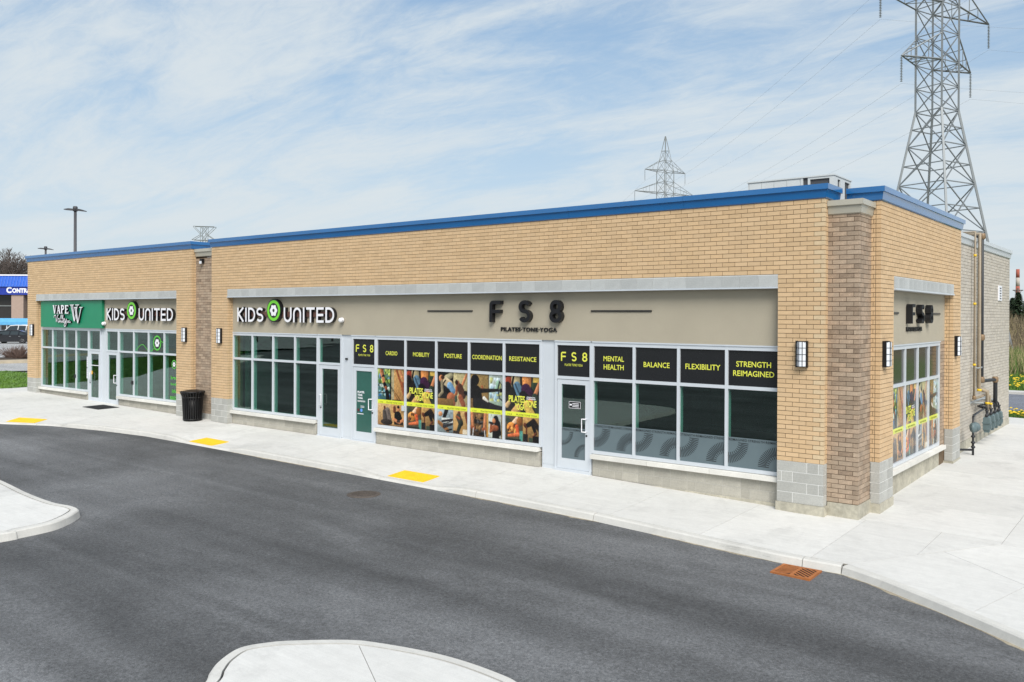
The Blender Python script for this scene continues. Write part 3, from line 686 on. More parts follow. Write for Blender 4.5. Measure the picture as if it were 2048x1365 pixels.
cb(.2, .56-e, AO[0]-.01, 2.58, -.1, 3.02, 0); cb(.2, .56-e, 6.88, AO[1]+.01, -.1, 3.02, 0)
cb(.2, XR-e, YR0-.02, YR1, -.1, 5.60, 1); cb(XS0+.2, XR-e, YR1-.25, YR1, -.3, 5.60, 1); cb(XS0+.02, XS0+.3, .60, YR1, -.3, 5.60, 0)
core.build('wall_core', [MORTAR, MORTAR_G], bld)
rf = MB(); rf.box((XS0+.3, .6, 5.0), (.2, YR1-.25, 5.12)); rf.build('roof', ROOFM, bld)
pw = MB()
for a, c in ((XS0+.3, XS0+.3), ): pass
pw.box((XS0+.3, .60, 3.2), (.2, .75, 5.56)); pw.build('parapet_wall', MORTAR_G, bld)

# ------------- grey concrete block: pier bases, knee walls, lintels, sills
def blocks(fr, s0, s1, d, dep, zs, m, pat, name='block'):
    for k, (z0, z1) in enumerate(zip(zs[:-1], zs[1:])):
        x = s0; p = pat[k % len(pat)]; i = 0
        while x < s1-.02:
            L_ = p[i % len(p)] if not callable(p) else p(i); x1 = min(x+L_, s1)
            if s1-x1 < .06: x1 = s1
            piece(name, fr, x+(0 if i == 0 else .006), x1-(0 if x1 == s1 else .006), d-dep, d+.0, z0+.006, z1-.006, m, bld); x = x1; i += 1
    bj = MB(); bj.fbox(fr, s0+.005, s1-.005, d-dep+.004, d-.004, zs[0], zs[-1]-.002); bj.build('block_mortar', KMORT if m is CMU_W else BMORT, bld)
ZR = [0, .2, .4, .6, .8]
patA = [[.31, .6], [.59, .22, .1], [.09, .22, .6], [.59, .22, .1]]; patB = [[.4, .4], [.2, .4, .4]]
blocks(Ff, BO[1], 0, .002, .198, ZR, CMU, patA); blocks(Ff, XL, BO[0], .002, .20, ZR, CMU, patB)
blocks(Ff, XS0, SO[0], .002, .20, ZR, CMU, patB); blocks(Ff, SO[1], XS1, .002, .17, ZR, CMU, patB)
blocks(Fs, YA0, AO[0], XA+.002, .19, ZR, CMU, [[.52, .42], [.2, .4, .4]]); blocks(Fs, AO[1], YA1, XA+.002, .19, ZR, CMU, [[.4, .5], [.2, .4, .3]])
blocks(Ff, XS1, XL, -.168, .1, [0, .2], CMU, [[.4]])
blocks(Ff, XP+.005, XA-.19, -YA0+.004, .1, ZR, CMU, [[.2]])
KW = [(-19.59, -15.24), (-12.60, -6.86), (-5.34, BO[1])]; KS = [(SO[0], -29.70), (-27.17, SO[1])]
zk = [-.29, -.09, .11, .315]
for a, c in KW+KS: blocks(Ff, a, c, -.2, .14, zk, CMU_W, [[.4], [.2, .4], [.4]])
fo = MB()
fo.fbox(Fs, AO[0], AO[1], .3, .545, -.5, .33); fo.build('knee_wall', FOUND, bld)
def sills(fr, a, c, d0, d1, z0, z1, L_=1.58):
    n = max(1, round((c-a)/L_)); w_ = (c-a)/n
    for i in range(n): piece('sill_stone', fr, a+i*w_+.003, a+(i+1)*w_-.003, d0, d1, z0, z1, SILL, bld)
for a, c in KW+KS:
    sills(Ff, a-(.0 if a in (BO[0], SO[0]) else .0), c, -.30, -.09, .335, .43)
sills(Fs, AO[0]+.02, 7.12, .46, .66, .335, .43)
LZ0, LZ1 = 4.205, 4.43
def lintel(fr, a, c, d):
    n = round((c-a)/.4); w_ = (c-a)/n
    for i in range(n): piece('lintel_block', fr, a+i*w_+.003, a+(i+1)*w_-.003, d-.2, d+.012, LZ0, LZ1, LINTEL, bld)
    lm = MB(); lm.fbox(fr, a+.004, c-.004, d-.196, d+.006, LZ0+.002, LZ1+.01); lm.build('lintel_mortar', BMORT, bld)
    st = MB(); st.fbox(fr, a-.003, c+.003, d-.15, d+.03, LZ0-.035, LZ0-.003); st.build('lintel_angle', STEEL_LT, bld)
lintel(Ff, *BO, 0); lintel(Ff, *SO, 0); lintel(Fs, *AO, XA)
# stucco sign bands
for nm, (fr, a, c, d) in dict(b=(Ff, *BO, -.2), s=(Ff, *SO, -.2), a=(Fs, *AO, .56)).items():
    q = MB(); q.fbox(fr, a-.02, c+.02, d-.12, d, 3.03, ZO+.01); q.build('fascia_panel', STUCCO, bld)
# dark joint where the walk meets the wall
for a, c in KW+KS:
    q = MB(); n = max(2, int((c-a)/.5))
    for i in range(n+1): x = a+(c-a)*i/n; q.v += [(x, .182, S(x, .18)+.003), (x, .215, S(x, .2)+.003)]
    for i in range(n): q.face([2*i, 2*i+2, 2*i+3, 2*i+1])
    q.build('expansion_joint', JOINT, bld)
# exposed footings
def foot(x0, x1, y0, y1, z1, p=.02): ft = MB(); ft.box((x0-p, y0-p, -.6), (x1+p, y1, z1)); ft.build('footing', FOUND, bld)
foot(BO[1]-.0, 0, 0, .5, -.004); foot(0.03, XP, YP, YA0, .072, .015); foot(XP, XA, YA0, AO[0], -.004); foot(XA-.3, XA, AO[1], YA1, -.004)
ft = MB(); ft.box((-5.3, .17, -.6), (BO[1]+.01, .4, -.10)); ft.build('footing', FOUND, bld); ft = MB(); ft.box((.2, YR0+.02, -.6), (XR+.012, YR1+.012, .246)); ft.build('footing', FOUND, bld)
foot(XL, BO[0], 0, .5, -.006, .005); foot(XS0, SO[0], 0, .5, -.006, .005); foot(SO[1], XS1, 0, .5, -.006, .005)

# ------------- roof-edge copings in sections
def coping(fr, a, c, d, z0, m, L_=3.0, hgt=.27, back=.32, m0=0, m1=0):
    n = max(1, round((c-a)/L_)); w_ = (c-a)/n
    h1 = hgt*.60
    prof = [(d-back, z0), (d+.006, z0), (d+.03, z0+.018), (d+.052, z0+h1), (d+.085, z0+h1+.004), (d+.085, z0+hgt), (d-back, z0+hgt+.02)]
    for i in range(n):
        b = MB(); x0, x1 = a+i*w_+.002, a+(i+1)*w_-.002
        b.prism(prof, (lambda e0, e1, x0, x1: lambda u, v, s_: fr(s_-(u-d)*e0 if s_ == x0 else s_+(u-d)*e1, u, v))(m0 if i == 0 else 0, m1 if i == n-1 else 0, x0, x1), x0, x1); b.build('coping_section', m, bld, recalc=True)
coping(Ff, XL, 0, 0, ZT, BLUE, m0=1, m1=1); coping(Ff, XS0, XS1, 0, ZT, BLUE, m0=1, m1=1)
coping(Fs, 0, .78, 0.0, ZT, BLUE, m0=1); coping(Fs, 0, .72, XS1, ZT, BLUE, m0=1)
coping(Fs, YA0, YA1, XA, ZT, BLUE, 2.3, m0=1, m1=1); coping(Ff, .12, XA, -YA0, ZT, BLUE, m1=1)
coping(Ff, .004, XP, -YP, 5.56, BEIGE_M, back=.3, m1=1); coping(Fs, YP, YA0-.004, XP, 5.56, BEIGE_M, back=.3, m0=1)
coping(Ff, XS1+.02, XL-.02, -.17, 5.60, BEIGE_M)
coping(Fs, YR0+.03, YR1, XR, 5.60, PALE_M, 2.9)

# ------------- interior shell, seen through the glass
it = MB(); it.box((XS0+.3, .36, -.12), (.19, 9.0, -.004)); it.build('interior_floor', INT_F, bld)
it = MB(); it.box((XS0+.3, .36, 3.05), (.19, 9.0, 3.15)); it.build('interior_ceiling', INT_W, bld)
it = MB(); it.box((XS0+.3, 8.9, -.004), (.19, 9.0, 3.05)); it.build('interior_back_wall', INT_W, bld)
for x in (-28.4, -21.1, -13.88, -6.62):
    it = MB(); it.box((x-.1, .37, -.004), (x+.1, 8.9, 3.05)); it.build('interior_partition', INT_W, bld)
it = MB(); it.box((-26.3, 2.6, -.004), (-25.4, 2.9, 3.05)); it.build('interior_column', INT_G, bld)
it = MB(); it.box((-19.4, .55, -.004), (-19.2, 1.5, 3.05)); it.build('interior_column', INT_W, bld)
# ------------- storefront glazing
ZSILL, ZTR, ZHD = .44, 2.155, 2.96
GT = (-.252, -.244)                                  # glass thickness range in d
def rail(b, fr, a, c, z0, z1, off, f=-.203, bk=-.33): b.fbox(fr, a, c, off+bk, off+f, z0, z1)
def window(fr, ms, off=0., label=None, zb=ZSILL):
    w0, w1 = ms[0], ms[-1]; b = MB()
    rail(b, fr, w0-.03, w1+.03, zb, zb+.075, off); rail(b, fr, w0-.03, w1+.03, ZTR-.035, ZTR+.035, off); rail(b, fr, w0-.03, w1+.03, ZHD-.04, 3.03, off)
    b.fbox(fr, w0-.035, w1+.035, off-.26, off-.185, 3.0, 3.028)
    o = b.build('storefront_window', ALU, bld)
    if label: o['label'] = label
    for x in ms: piece('mullion', fr, x-.032, x+.032, off-.37, off-.2, zb+.002, 3.029, ALU, o)
    for a, c in zip(ms[:-1], ms[1:]):
        for z0, z1 in ((zb+.07, ZTR-.03), (ZTR+.03, ZHD-.035)): piece('pane', fr, a+.025, c-.025, off+GT[0], off+GT[1], z0, z1, GLASS, o)
    return o
W1 = window(Ff, [-19.585, -18.51, -17.41, -16.30, -15.215])
W2 = window(Ff, [-12.615, -11.465, -10.305, -9.145, -7.985, -6.845])
W3 = window(Ff, [-5.355, -4.26, -3.165, -2.065, -.93])
S1 = window(Ff, [-33.93, -32.88, -31.80, -30.735, -29.67])
S2 = window(Ff, [-27.185, -26.07, -24.995, -23.895, -22.75])
A1 = window(Fs, [2.60, 3.655, 4.75, 5.785, 6.865], off=.758)
def door(x0, x1, hand, label=None, film=None):
    b = MB(); fr = Ff
    for a, c in ((x0-.03, x0+.03), (x1-.03, x1+.03)): b.fbox(fr, a, c, -.34, -.199, 0, 3.03)          # jambs
    rail(b, fr, x0, x1, ZTR-.035, ZTR+.035, 0); rail(b, fr, x0, x1, ZHD-.04, 3.03, 0); b.fbox(fr, x0-.035, x1+.035, -.26, -.185, 3.0, 3.028)
    b.fbox(fr, x0-.03, x1+.03, -.36, -.17, -.35, .008)
    o = b.build('entrance_door', ALU, bld)
    if label: o['label'] = label
    l0, l1, zt = x0+.04, x1-.04, ZTR-.045
    lf = MB()
    lf.fbox(fr, l0, l0+.115, -.27, -.215, .012, zt); lf.fbox(fr, l1-.115, l1, -.27, -.215, .012, zt); lf.fbox(fr, l0+.115, l1-.115, -.269, -.216, .012, .25); lf.fbox(fr, l0+.115, l1-.115, -.269, -.216, zt-.11, zt)
    lf.build('door_leaf', ALU, o)
    piece('pane', fr, l0+.11, l1-.11, -.247, -.240, .24, zt-.1, GLASS, o); piece('pane', fr, x0+.025, x1-.025, GT[0], GT[1], ZTR+.03, ZHD-.035, GLASS, o)
    hx = l1-.075 if hand > 0 else l0+.075; tx = hx-.09*hand
    h = MB(); h.tube([fr(hx, -.21, 1.22), fr(hx, -.15, 1.22), fr(tx, -.14, 1.22), fr(tx, -.14, .92), fr(hx, -.15, .92), fr(hx, -.21, .92)], .014, 8); h.build('handle', WHITE_P, o)
    h = MB(); h.tube([fr(hx, -.216, .83), fr(hx, -.20, .83)], .024, 10); h.build('lock', BLACK_M, o)
    if film is not None:
        q = MB(); k = 0; q.v = [fr(l0+.115, -.2395, .245), fr(l1-.115, -.2395, .245), fr(l1-.115, -.2395, zt-.105), fr(l0+.115, -.2395, zt-.105)]; q.face([0, 1, 2, 3]); q.build('door_film', film, o)
    return o, l0+.115, l1-.115, zt-.105
D1 = door(-15.16, -14.13, -1); D2 = door(-13.64, -12.66, 1, film=FILM_T); D3 = door(-6.385, -5.40, 1)
E1 = door(-29.61, -28.66, -1); E2 = door(-28.17, -27.24, 1)
for a, c in ((-14.10, -13.67), (-6.81, -6.415), (-28.63, -28.20)):
    q = MB(); q.fbox(Ff, a, c, -.32, -.245, -.3, 3.03); q.build('infill_panel', ALU, bld)
    q = MB(); q.fbox(Ff, a+.03, c-.03, -.245, -.236, .06, 2.9); q.build('infill_face', ALU, bld)
    for x in (a+.002, c-.002): pass
# window sensors and little boxes on the glass line
for x, z in ((-11.465, .98), (-30.735, .96), (-26.07, .93)):
    q = MB(); q.fbox(Ff, x-.10, x+.02, -.20, -.165, z, z+.14); q.build('lock_box', STEEL_LT if x > -20 else BLACK_M, bld)
q = MB(); q.fbox(Ff, -13.93, -13.86, -.236, -.19, 2.30, 2.35); q.build('door_sensor', BLACK_M, bld)

# ------------- vinyl on the glass
DF = -.2395
def quad(b, fr, a, c, z0, z1, d, mi=0):
    k = len(b.v); b.v += [fr(a, d, z0), fr(c, d, z0), fr(c, d, z1), fr(a, d, z1)]; b.face([k, k+1, k+2, k+3], mi)
def film_panel(fr, a, c, z0, z1, lines, parent, off=0., m=None, logo=False, label=None):
    b = MB(); quad(b, fr, a, c, z0, z1, off+DF); w_ = c-a; zc_ = (z0+z1)/2
    if logo:
        fs8(b, fr, a+.09, zc_-.01, w_-.18, .215, off+DF+.002, off+DF+.0015, .034, 1, 1)
        put_text(b, fr, 'PILATES TONE YOGA', a+.20, zc_-.125, w_-.42, .055, off+DF+.002, 1, .012, 1.15)
    else:
        hgt = .115; n = len(lines); g = .19
        for i, (t, tw) in enumerate(lines): put_text(b, fr, t, a+(w_-tw)/2, zc_-.01-hgt/2+((n-1)/2-i)*g, tw, hgt, off+DF+.002, 1, .012)
    o = b.build('window_film', [m or FILM_K, YEL_T], parent)
    if label: o['label'] = label
    return o
def fs8(b, fr, s0, z0, w_, h, d1, d0, sw, mi=0, side=1, flush=None):   # three wide-set glyphs
    gw = h*.66; st = (w_-gw)/2; r = gw/2-sw/2
    x = s0; stroke(b, fr, [(x+sw/2, z0)] + [(x+sw/2, z0+h-sw/2-r*.55)] + arc(x+sw/2+r*.55, z0+h-sw/2-r*.55, r*.55, r*.55, 180, 90, 6)[1:] + [(x+gw, z0+h-sw/2)], sw, d1, d0, mi, side)
    stroke(b, fr, [(x+sw, z0+h*.50), (x+gw*.95, z0+h*.50)], sw, d1-.0004, d0, mi, side)
    if flush: b = flush(b)
    x = s0+st; cx = x+gw/2; ry = (h-sw)/4
    stroke(b, fr, arc(cx, z0+h-sw/2-ry, r, ry, 25, 270, 16) + arc(cx, z0+sw/2+ry, r, ry, 90, -155, 16)[1:], sw, d1, d0, mi, side)
    if flush: b = flush(b)
    x = s0+2*st; cx = x+gw/2
    stroke(b, fr, arc(cx, z0+h-sw/2-ry, r*.88, ry, 0, 360, 22), sw, d1, d0, mi, side, True); stroke(b, fr, arc(cx, z0+sw/2+ry, r, ry, 0, 360, 22), sw, d1-.0006, d0, mi, side, True)
    if flush: flush(b)
UZ = (ZTR+.035, ZHD-.04); m2 = [-12.615, -11.465, -10.305, -9.145, -7.985, -6.845]; m3 = [-5.355, -4.26, -3.165, -2.065, -.93]
film_panel(Ff, -13.61, -12.69, *UZ, [], D2[0], logo=True); film_panel(Ff, -6.355, -5.43, *UZ, [], D3[0], logo=True)
for (a, c), t in zip(zip(m2[:-1], m2[1:]), (('CARDIO', .47), ('MOBILITY', .62), ('POSTURE', .62), ('COORDINATION', .98), ('RESISTANCE', .84))):
    film_panel(Ff, a+.032, c-.032, *UZ, [t], W2)
for (a, c), t in zip(zip(m3[:-1], m3[1:]), ([('MENTAL', .54), ('HEALTH', .53)], [('BALANCE', .64)], [('FLEXIBILITY', .80)], [('STRENGTH', .74), ('REIMAGINED', .87)])):
    film_panel(Ff, a+.032, c-.032, *UZ, t, W3)
ms = [2.60, 3.655, 4.75, 5.785, 6.865]
for a, c in zip(ms[:-1], ms[1:]): film_panel(Fs, a+.032, c-.032, *UZ, [], A1, off=.758, m=FILM_B)
# frosted band with rays
def rays(b, fr, cx, cz, a0, a1, r0, r1, d, x0, x1, z0, z1):
    n = 17
    for i in range(n):
        an = R(a0+(a1-a0)*i/(n-1)); q0 = r0 if i % 2 == 0 else r0+.06
        p = (cx+q0*math.cos(an), cz+q0*math.sin(an)); q = (cx+r1*math.cos(an), cz+r1*math.sin(an))
        if min(p[0], q[0]) < x0 or max(p[0], q[0]) > x1: continue
        stroke(b, fr, [p, q], .014, d, d-.0005, 1, 1)
def frost(fr, a, c, z0, z1, txt, parent, k):
    b = MB(); quad(b, fr, a, c, z0, z1, DF)
    put_text(b, fr, txt, a+.01, z1-.075, c-a-.02, .05, DF+.002, 1, .012, 1.1)
    w_ = min(.44, (c-a)*.48)
    rays(b, fr, a+.0, z1-.10, -88, -2, .22, w_, DF+.002, a, c, z0, z1); rays(b, fr, c, z0+.06, 92, 178, .20, w_*.98, DF+.002, a, c, z0, z1)
    return b.build('window_film', [FILM_F, BLACK_P], parent)
tx = ['STRENGTH·REIMAGINED STRENG', 'REIMAGINED·STRENGTH·REIMAGI', 'STRENGTH·REIMAGINED·STRENG', 'REIMAGINED·STRENGTH·REIMAGI']
for (a, c), t in zip(zip(m3[:-1], m3[1:]), tx): frost(Ff, a+.032, c-.032, .515, 1.13, t, W3, 0)
frost(Ff, D3[1], D3[2], .25, .98, 'STRENGTH·REIMAGINED', D3[0], 0)
# door decals
b = MB()
for i, t in enumerate(('PILATES.', 'TONE.', 'YOGA.')): put_text(b, Ff, t, -13.44, 1.36-.085*i, .30*(1, .72, .78)[i], .06, DF+.003, 0, .04)
for z, w_ in ((1.135, .33), (1.11, .33), (.985, .16), (.95, .16)): quad(b, Ff, -13.44 if w_ > .2 else -13.31, (-13.44 if w_ > .2 else -13.31)+w_, z, z+.012, DF+.003)
def disc(b, fr, cx, cz, r, d, mi, n=16, rz=None):
    k = len(b.v); b.v += [fr(cx+r*math.cos(6.2832*i/n), d, cz+(rz or r)*math.sin(6.2832*i/n)) for i in range(n)]; b.face(list(range(k, k+n)), mi)
disc(b, Ff, -13.40, .87, .045, DF+.003, 1); disc(b, Ff, -13.27, .87, .05, DF+.003, 2)
quad(b, Ff, -13.44, -13.18, .755, .775, DF+.003)
b.build('door_decal', [WHITE_P, mat('red_dot', (.10, .01, .015)), mat('blue_dot', (.12, .3, .75))], D2[0])
b = MB(); quad(b, Ff, -6.03, -5.70, 1.44, 1.60, DF+.001); 
for r_ in ((-6.03, -5.70, 1.44, 1.448), (-6.03, -5.70, 1.592, 1.6), (-6.03, -6.022, 1.448, 1.592), (-5.708, -5.70, 1.448, 1.592)): quad(b, Ff, *r_, DF+.003, 1)
quad(b, Ff, -6.01, -5.945, 1.505, 1.54, DF+.003, 1); [quad(b, Ff, -5.93, -5.75, z_, z_+.014, DF+.003, 1) for z_ in (1.545, 1.51, 1.475)]
b.build('door_decal', [FILM_K, WHITE_P], D3[0])
b = MB(); quad(b, Ff, -29.86, -29.71, 1.43, 1.86, DF); quad(b, Ff, -29.86, -29.71, .98, 1.40, DF)
for i in range(9): quad(b, Ff, -29.85, -29.75+.03*((i*7) % 3 > 0), 1.80-.09*i, 1.815-.09*i, DF+.002, 1)
b.build('notice_sheet', [mat('paper_white', (.72, .73, .78), .7), mat('notice_ink', (.25, .22, .35))], S1)
b = MB(); quad(b, Ff, -29.46, -28.81, 1.52, 1.55, DF+.003, 0); disc(b, Ff, -29.42, 1.24, .08, DF+.003, 1); b.build('door_decal', [WHITE_P, mat('amber_sticker', (.65, .36, .02))], E1[0])
# emblem decals and words on the small right-hand window
def ball(b, fr, cx, cz, r, d, white, dark):
    k = len(b.v); n = 60; pts = []
    for i in range(n):
        a = 6.2832*i/n; rr = r*(.92+.10*math.cos(6*a+math.pi)); pts.append(fr(cx+rr*math.sin(a), d, cz+rr*math.cos(a)))
    b.v += pts; b.face(list(range(k, k+n)), white)
    k = len(b.v); b.v += [fr(cx+r*.33*math.sin(6.2832*i/5), d+.0006, cz+r*.33*math.cos(6.2832*i/5)) for i in range(5)]; b.face(list(range(k, k+5)), dark)
GV = mat('green_vinyl', (.09, .50, .05), .4); DV = mat('dark_vinyl', (.012, .018, .016), .3)
b = MB()
for cx, cz, r in ((-24.43, 2.545, .25), (-23.27, 1.80, .145)):
    disc(b, Ff, cx, cz, r*.94, DF, 2, 30); stroke(b, Ff, arc(cx, cz, r, r, 0, 360, 34), r*.22, DF+.001, DF, 0, 0, True); ball(b, Ff, cx, cz, r*.62, DF+.001, 1, 2)
stroke(b, Ff, smooth_path([(-25.94, 2.24), (-25.65, 2.42), (-25.4, 2.45), (-25.15, 2.30), (-25.04, 2.26)]), .022, DF+.001, DF, 0, 0)
stroke(b, Ff, smooth_path([(-24.95, 2.24), (-24.8, 2.25), (-24.64, 2.34)]), .022, DF+.001, DF, 0, 0); stroke(b, Ff, smooth_path([(-24.2, 2.65), (-24.05, 2.58), (-23.94, 2.6)]), .022, DF+.001, DF, 0, 0)
for i, (t, w_) in enumerate((('brain', .52), ('body', .46), ('life', .34), ('soccer', .60))): put_text(b, Ff, t, -23.50+(.02, .02, .10, -.03)[i], 1.26-.245*i, w_, .125, DF+.001, 0, .02)
b.build('window_decal', [GV, WHITE_P, DV], S2)
# ------------------------------------------------------------------ printed photo collages on the studio windows
class Art:
    def __init__(s, w_=72, asp=1.47):
        s.W = w_; s.H = int(w_*asp); s.asp = asp; s.u, s.v = np.meshgrid(np.linspace(0, 1, s.W), np.linspace(0, 1, s.H)); s.a = np.zeros((s.H, s.W, 3)); s.e = .012
    def _put(s, d, c, sh=None):
        k = np.clip(.5-d/s.e, 0, 1)[..., None]; cc = np.array(lin(c))
        if sh is not None: cc = cc*sh[..., None]
        s.a = s.a*(1-k)+cc*k; return s
    def rect(s, u0, v0, u1, v1, c, c2=None):
        d = np.maximum(np.maximum(u0-s.u, s.u-u1), np.maximum(v0-s.v, s.v-v1)*s.asp)
        if c2 is not None:
            k = np.clip(.5-d/s.e, 0, 1)[..., None]; t = np.clip((s.v-v0)/(v1-v0), 0, 1)[..., None]; g_ = (1.12-.38*np.clip((s.u-u0)/(u1-u0), 0, 1))[..., None]; s.a = s.a*(1-k)+(np.array(lin(c))*(1-t)+np.array(lin(c2))*t)*g_*k; return s
        return s._put(d, c)
    def cap(s, p, q, r1, r2, c):
        px, py, qx, qy = p[0], p[1]*s.asp, q[0], q[1]*s.asp; x, y = s.u-px, s.v*s.asp-py; dx, dy = qx-px, qy-py
        t = np.clip((x*dx+y*dy)/(dx*dx+dy*dy+1e-9), 0, 1); rr = r1+(r2-r1)*t; ex_, ey_ = x-dx*t, y-dy*t; return s._put(np.hypot(ex_, ey_)-rr, c, np.clip(.95-.42*ex_/rr-.38*ey_/rr, .22, 1.6))
    def ell(s, cx, cy, rx, ry, c):
        return s._put((np.hypot((s.u-cx)/rx, (s.v-cy)*s.asp/ry)-1)*min(rx, ry), c, np.clip(.95-.40*(s.u-cx)/rx-.35*(s.v-cy)*s.asp/ry, .25, 1.5))
    def line(s, pts, r, c):
        for p, q in zip(pts[:-1], pts[1:]): s.cap(p, q, r, r, c)
        return s
    def blot(s, u0, v0, u1, v1, cols, n, r):
        for _ in range(n):
            c = cols[rng.integers(len(cols))]; x, y = rng.uniform(u0, u1), rng.uniform(v0, v1); k = (s.u > u0) & (s.u < u1) & (s.v > v0) & (s.v < v1)
            keep = s.a.copy(); s.ell(x, y, r*rng.uniform(.5, 1.3), r*rng.uniform(.5, 1.3), c); s.a = np.where(k[..., None], s.a, keep)
        return s
    def grain(s, amt=.10):
        n = rng.normal(0, 1, (s.H//3+2, s.W//3+2)); n = np.kron(n, np.ones((3, 3)))[:s.H, :s.W]; n2 = rng.normal(0, 1, (s.H, s.W)); s.a = np.clip((s.a*(1+amt*.6*n[..., None]+amt*.5*n2[..., None])).clip(0, 1)**1.22, .003, .9); return s
SK, SK2, SK3, BK, TAN, CRM = (196, 138, 100), (150, 92, 62), (110, 66, 46), (22, 21, 24), (196, 158, 108), (222, 208, 176)
YB = (214, 222, 60)
def art_cardio():
    A = Art(); A.rect(0, 0, .47, .56, (120, 150, 120), (70, 110, 120)); A.blot(0, 0, .46, .30, [(150, 170, 90), (190, 200, 120), (90, 120, 60), (120, 150, 170)], 40, .06); A.blot(0, .28, .46, .5, [(60, 110, 150), (130, 170, 180), (200, 210, 200), (50, 90, 70)], 30, .06)
    A.rect(.46, 0, .50, .56, BK); A.rect(.50, 0, .60, .56, (180, 170, 140)); A.rect(.60, 0, 1, .56, (200, 164, 112), (176, 136, 88)); A.rect(0, .42, .48, .435, BK)
    A.line([(.10, .03), (.12, .10), (.20, .20)], .035, SK); A.line([(.16, .03), (.22, .14)], .03, SK2); A.ell(.20, .15, .05, .06, BK); A.cap((.20, .19), (.27, .32), .055, .05, SK); A.cap((.25, .28), (.30, .33), .06, .05, BK); A.cap((.30, .34), (.33, .40), .045, .05, SK2); A.cap((.34, .41), (.38, .55), .065, .07, BK)
    A.line([(.70, .03), (.78, .15), (.88, .27)], .035, SK2); A.line([(.82, .03), (.90, .14), (1, .22)], .035, SK); A.cap((.90, .26), (.97, .42), .07, .06, SK2)
    A.line([(.32, .20), (.82, .53)], .008, BK); A.line([(.30, .17), (.74, .54)], .007, BK); A.cap((.55, .55), (.85, .55), .02, .02, BK)
    A.rect(0, .62, 1, 1, (206, 178, 132), (150, 118, 80)); A.rect(.5, .62, 1, 1, (196, 160, 110)); A.cap((.25, .68), (.27, .72), .035, .04, SK3); A.cap((.36, .74), (.40, .90), .09, .12, (120, 110, 104)); A.cap((.24, .76), (.28, .90), .06, .09, (90, 84, 80)); A.ell(.33, .94, .22, .08, (60, 54, 50))
    A.cap((.62, .68), (.62, .74), .05, .05, SK3); A.ell(.76, .70, .055, .075, SK); A.ell(.76, .66, .05, .04, BK); A.cap((.74, .82), (.77, .93), .13, .17, BK); A.cap((.60, .88), (.74, .92), .04, .035, SK); A.cap((.93, .88), (.80, .93), .04, .035, SK); A.cap((.73, .91), (.80, .91), .03, .03, (70, 60, 56)); A.rect(.5, .97, 1, 1, (150, 120, 84)); return A
def art_tone():
    A = Art(); A.rect(0, 0, 1, .56, (44, 40, 36), (36, 34, 32)); A.ell(.10, .08, .12, .10, (150, 70, 48)); A.ell(.06, .17, .10, .12, (36, 22, 20)); A.cap((.30, .0), (.30, .12), .12, .13, (190, 176, 140)); A.line([(.24, 0), (.20, .12), (.27, .24), (.42, .32)], .03, BK); A.cap((.34, .15), (.44, .27), .10, .11, (100, 130, 150)); A.line([(.28, .12), (.40, .26)], .02, (60, 80, 96))
    A.cap((.62, .02), (.62, .13), .13, .12, (214, 150, 92)); A.cap((.60, .20), (.70, .26), .14, .10, (66, 32, 66)); A.cap((.52, .30), (.66, .34), .12, .08, (28, 18, 30)); A.ell(.84, .12, .09, .12, (58, 74, 56)); A.rect(.80, .0, 1, .08, (204, 176, 96)); A.cap((.98, .10), (.84, .30), .05, .05, SK); A.cap((.72, .36), (.90, .42), .05, .04, (206, 130, 84))
    A.cap((.08, .40), (.22, .56), .10, .14, (50, 42, 36)); A.cap((.05, .46), (.10, .42), .06, .05, (196, 168, 128)); A.cap((.36, .50), (.28, .58), .10, .12, (190, 156, 106)); A.cap((.62, .42), (.74, .58), .08, .12, (206, 180, 96)); A.cap((.85, .30), (.97, .52), .08, .10, (52, 66, 54))
    A.rect(0, .62, .5, 1, (92, 84, 70)); A.cap((.06, .68), (.20, .78), .06, .08, (70, 80, 70)); A.cap((.34, .66), (.24, .74), .05, .06, (226, 190, 160)); A.ell(.18, .80, .13, .12, (212, 150, 80)); A.blot(.06, .74, .3, .88, [(224, 170, 100), (150, 90, 50), (90, 60, 40)], 14, .04); A.cap((.34, .78), (.38, .90), .05, .04, (200, 100, 62)); A.cap((.38, .90), (.10, .93), .045, .03, (206, 120, 80)); A.ell(.42, .70, .09, .10, (150, 100, 56)); A.rect(.42, .84, .52, 1, (90, 150, 140)); A.rect(0, .97, .45, 1, (40, 52, 46))
    A.rect(.51, .62, 1, 1, (196, 160, 106), (120, 96, 66)); A.cap((.60, .76), (.78, .70), .045, .07, BK); A.ell(.57, .74, .045, .05, SK3); A.cap((.62, .78), (.62, .88), .022, .02, SK3); A.cap((.78, .70), (.88, .86), .06, .04, BK); A.cap((.82, .68), (.99, .80), .07, .05, (40, 30, 28)); A.cap((.88, .86), (.80, .92), .03, .02, SK3); A.rect(.52, .88, .66, 1, (40, 40, 42)); A.rect(.68, .93, .80, 1, (70, 84, 70)); A.rect(.80, .90, 1, 1, (24, 24, 26)); return A
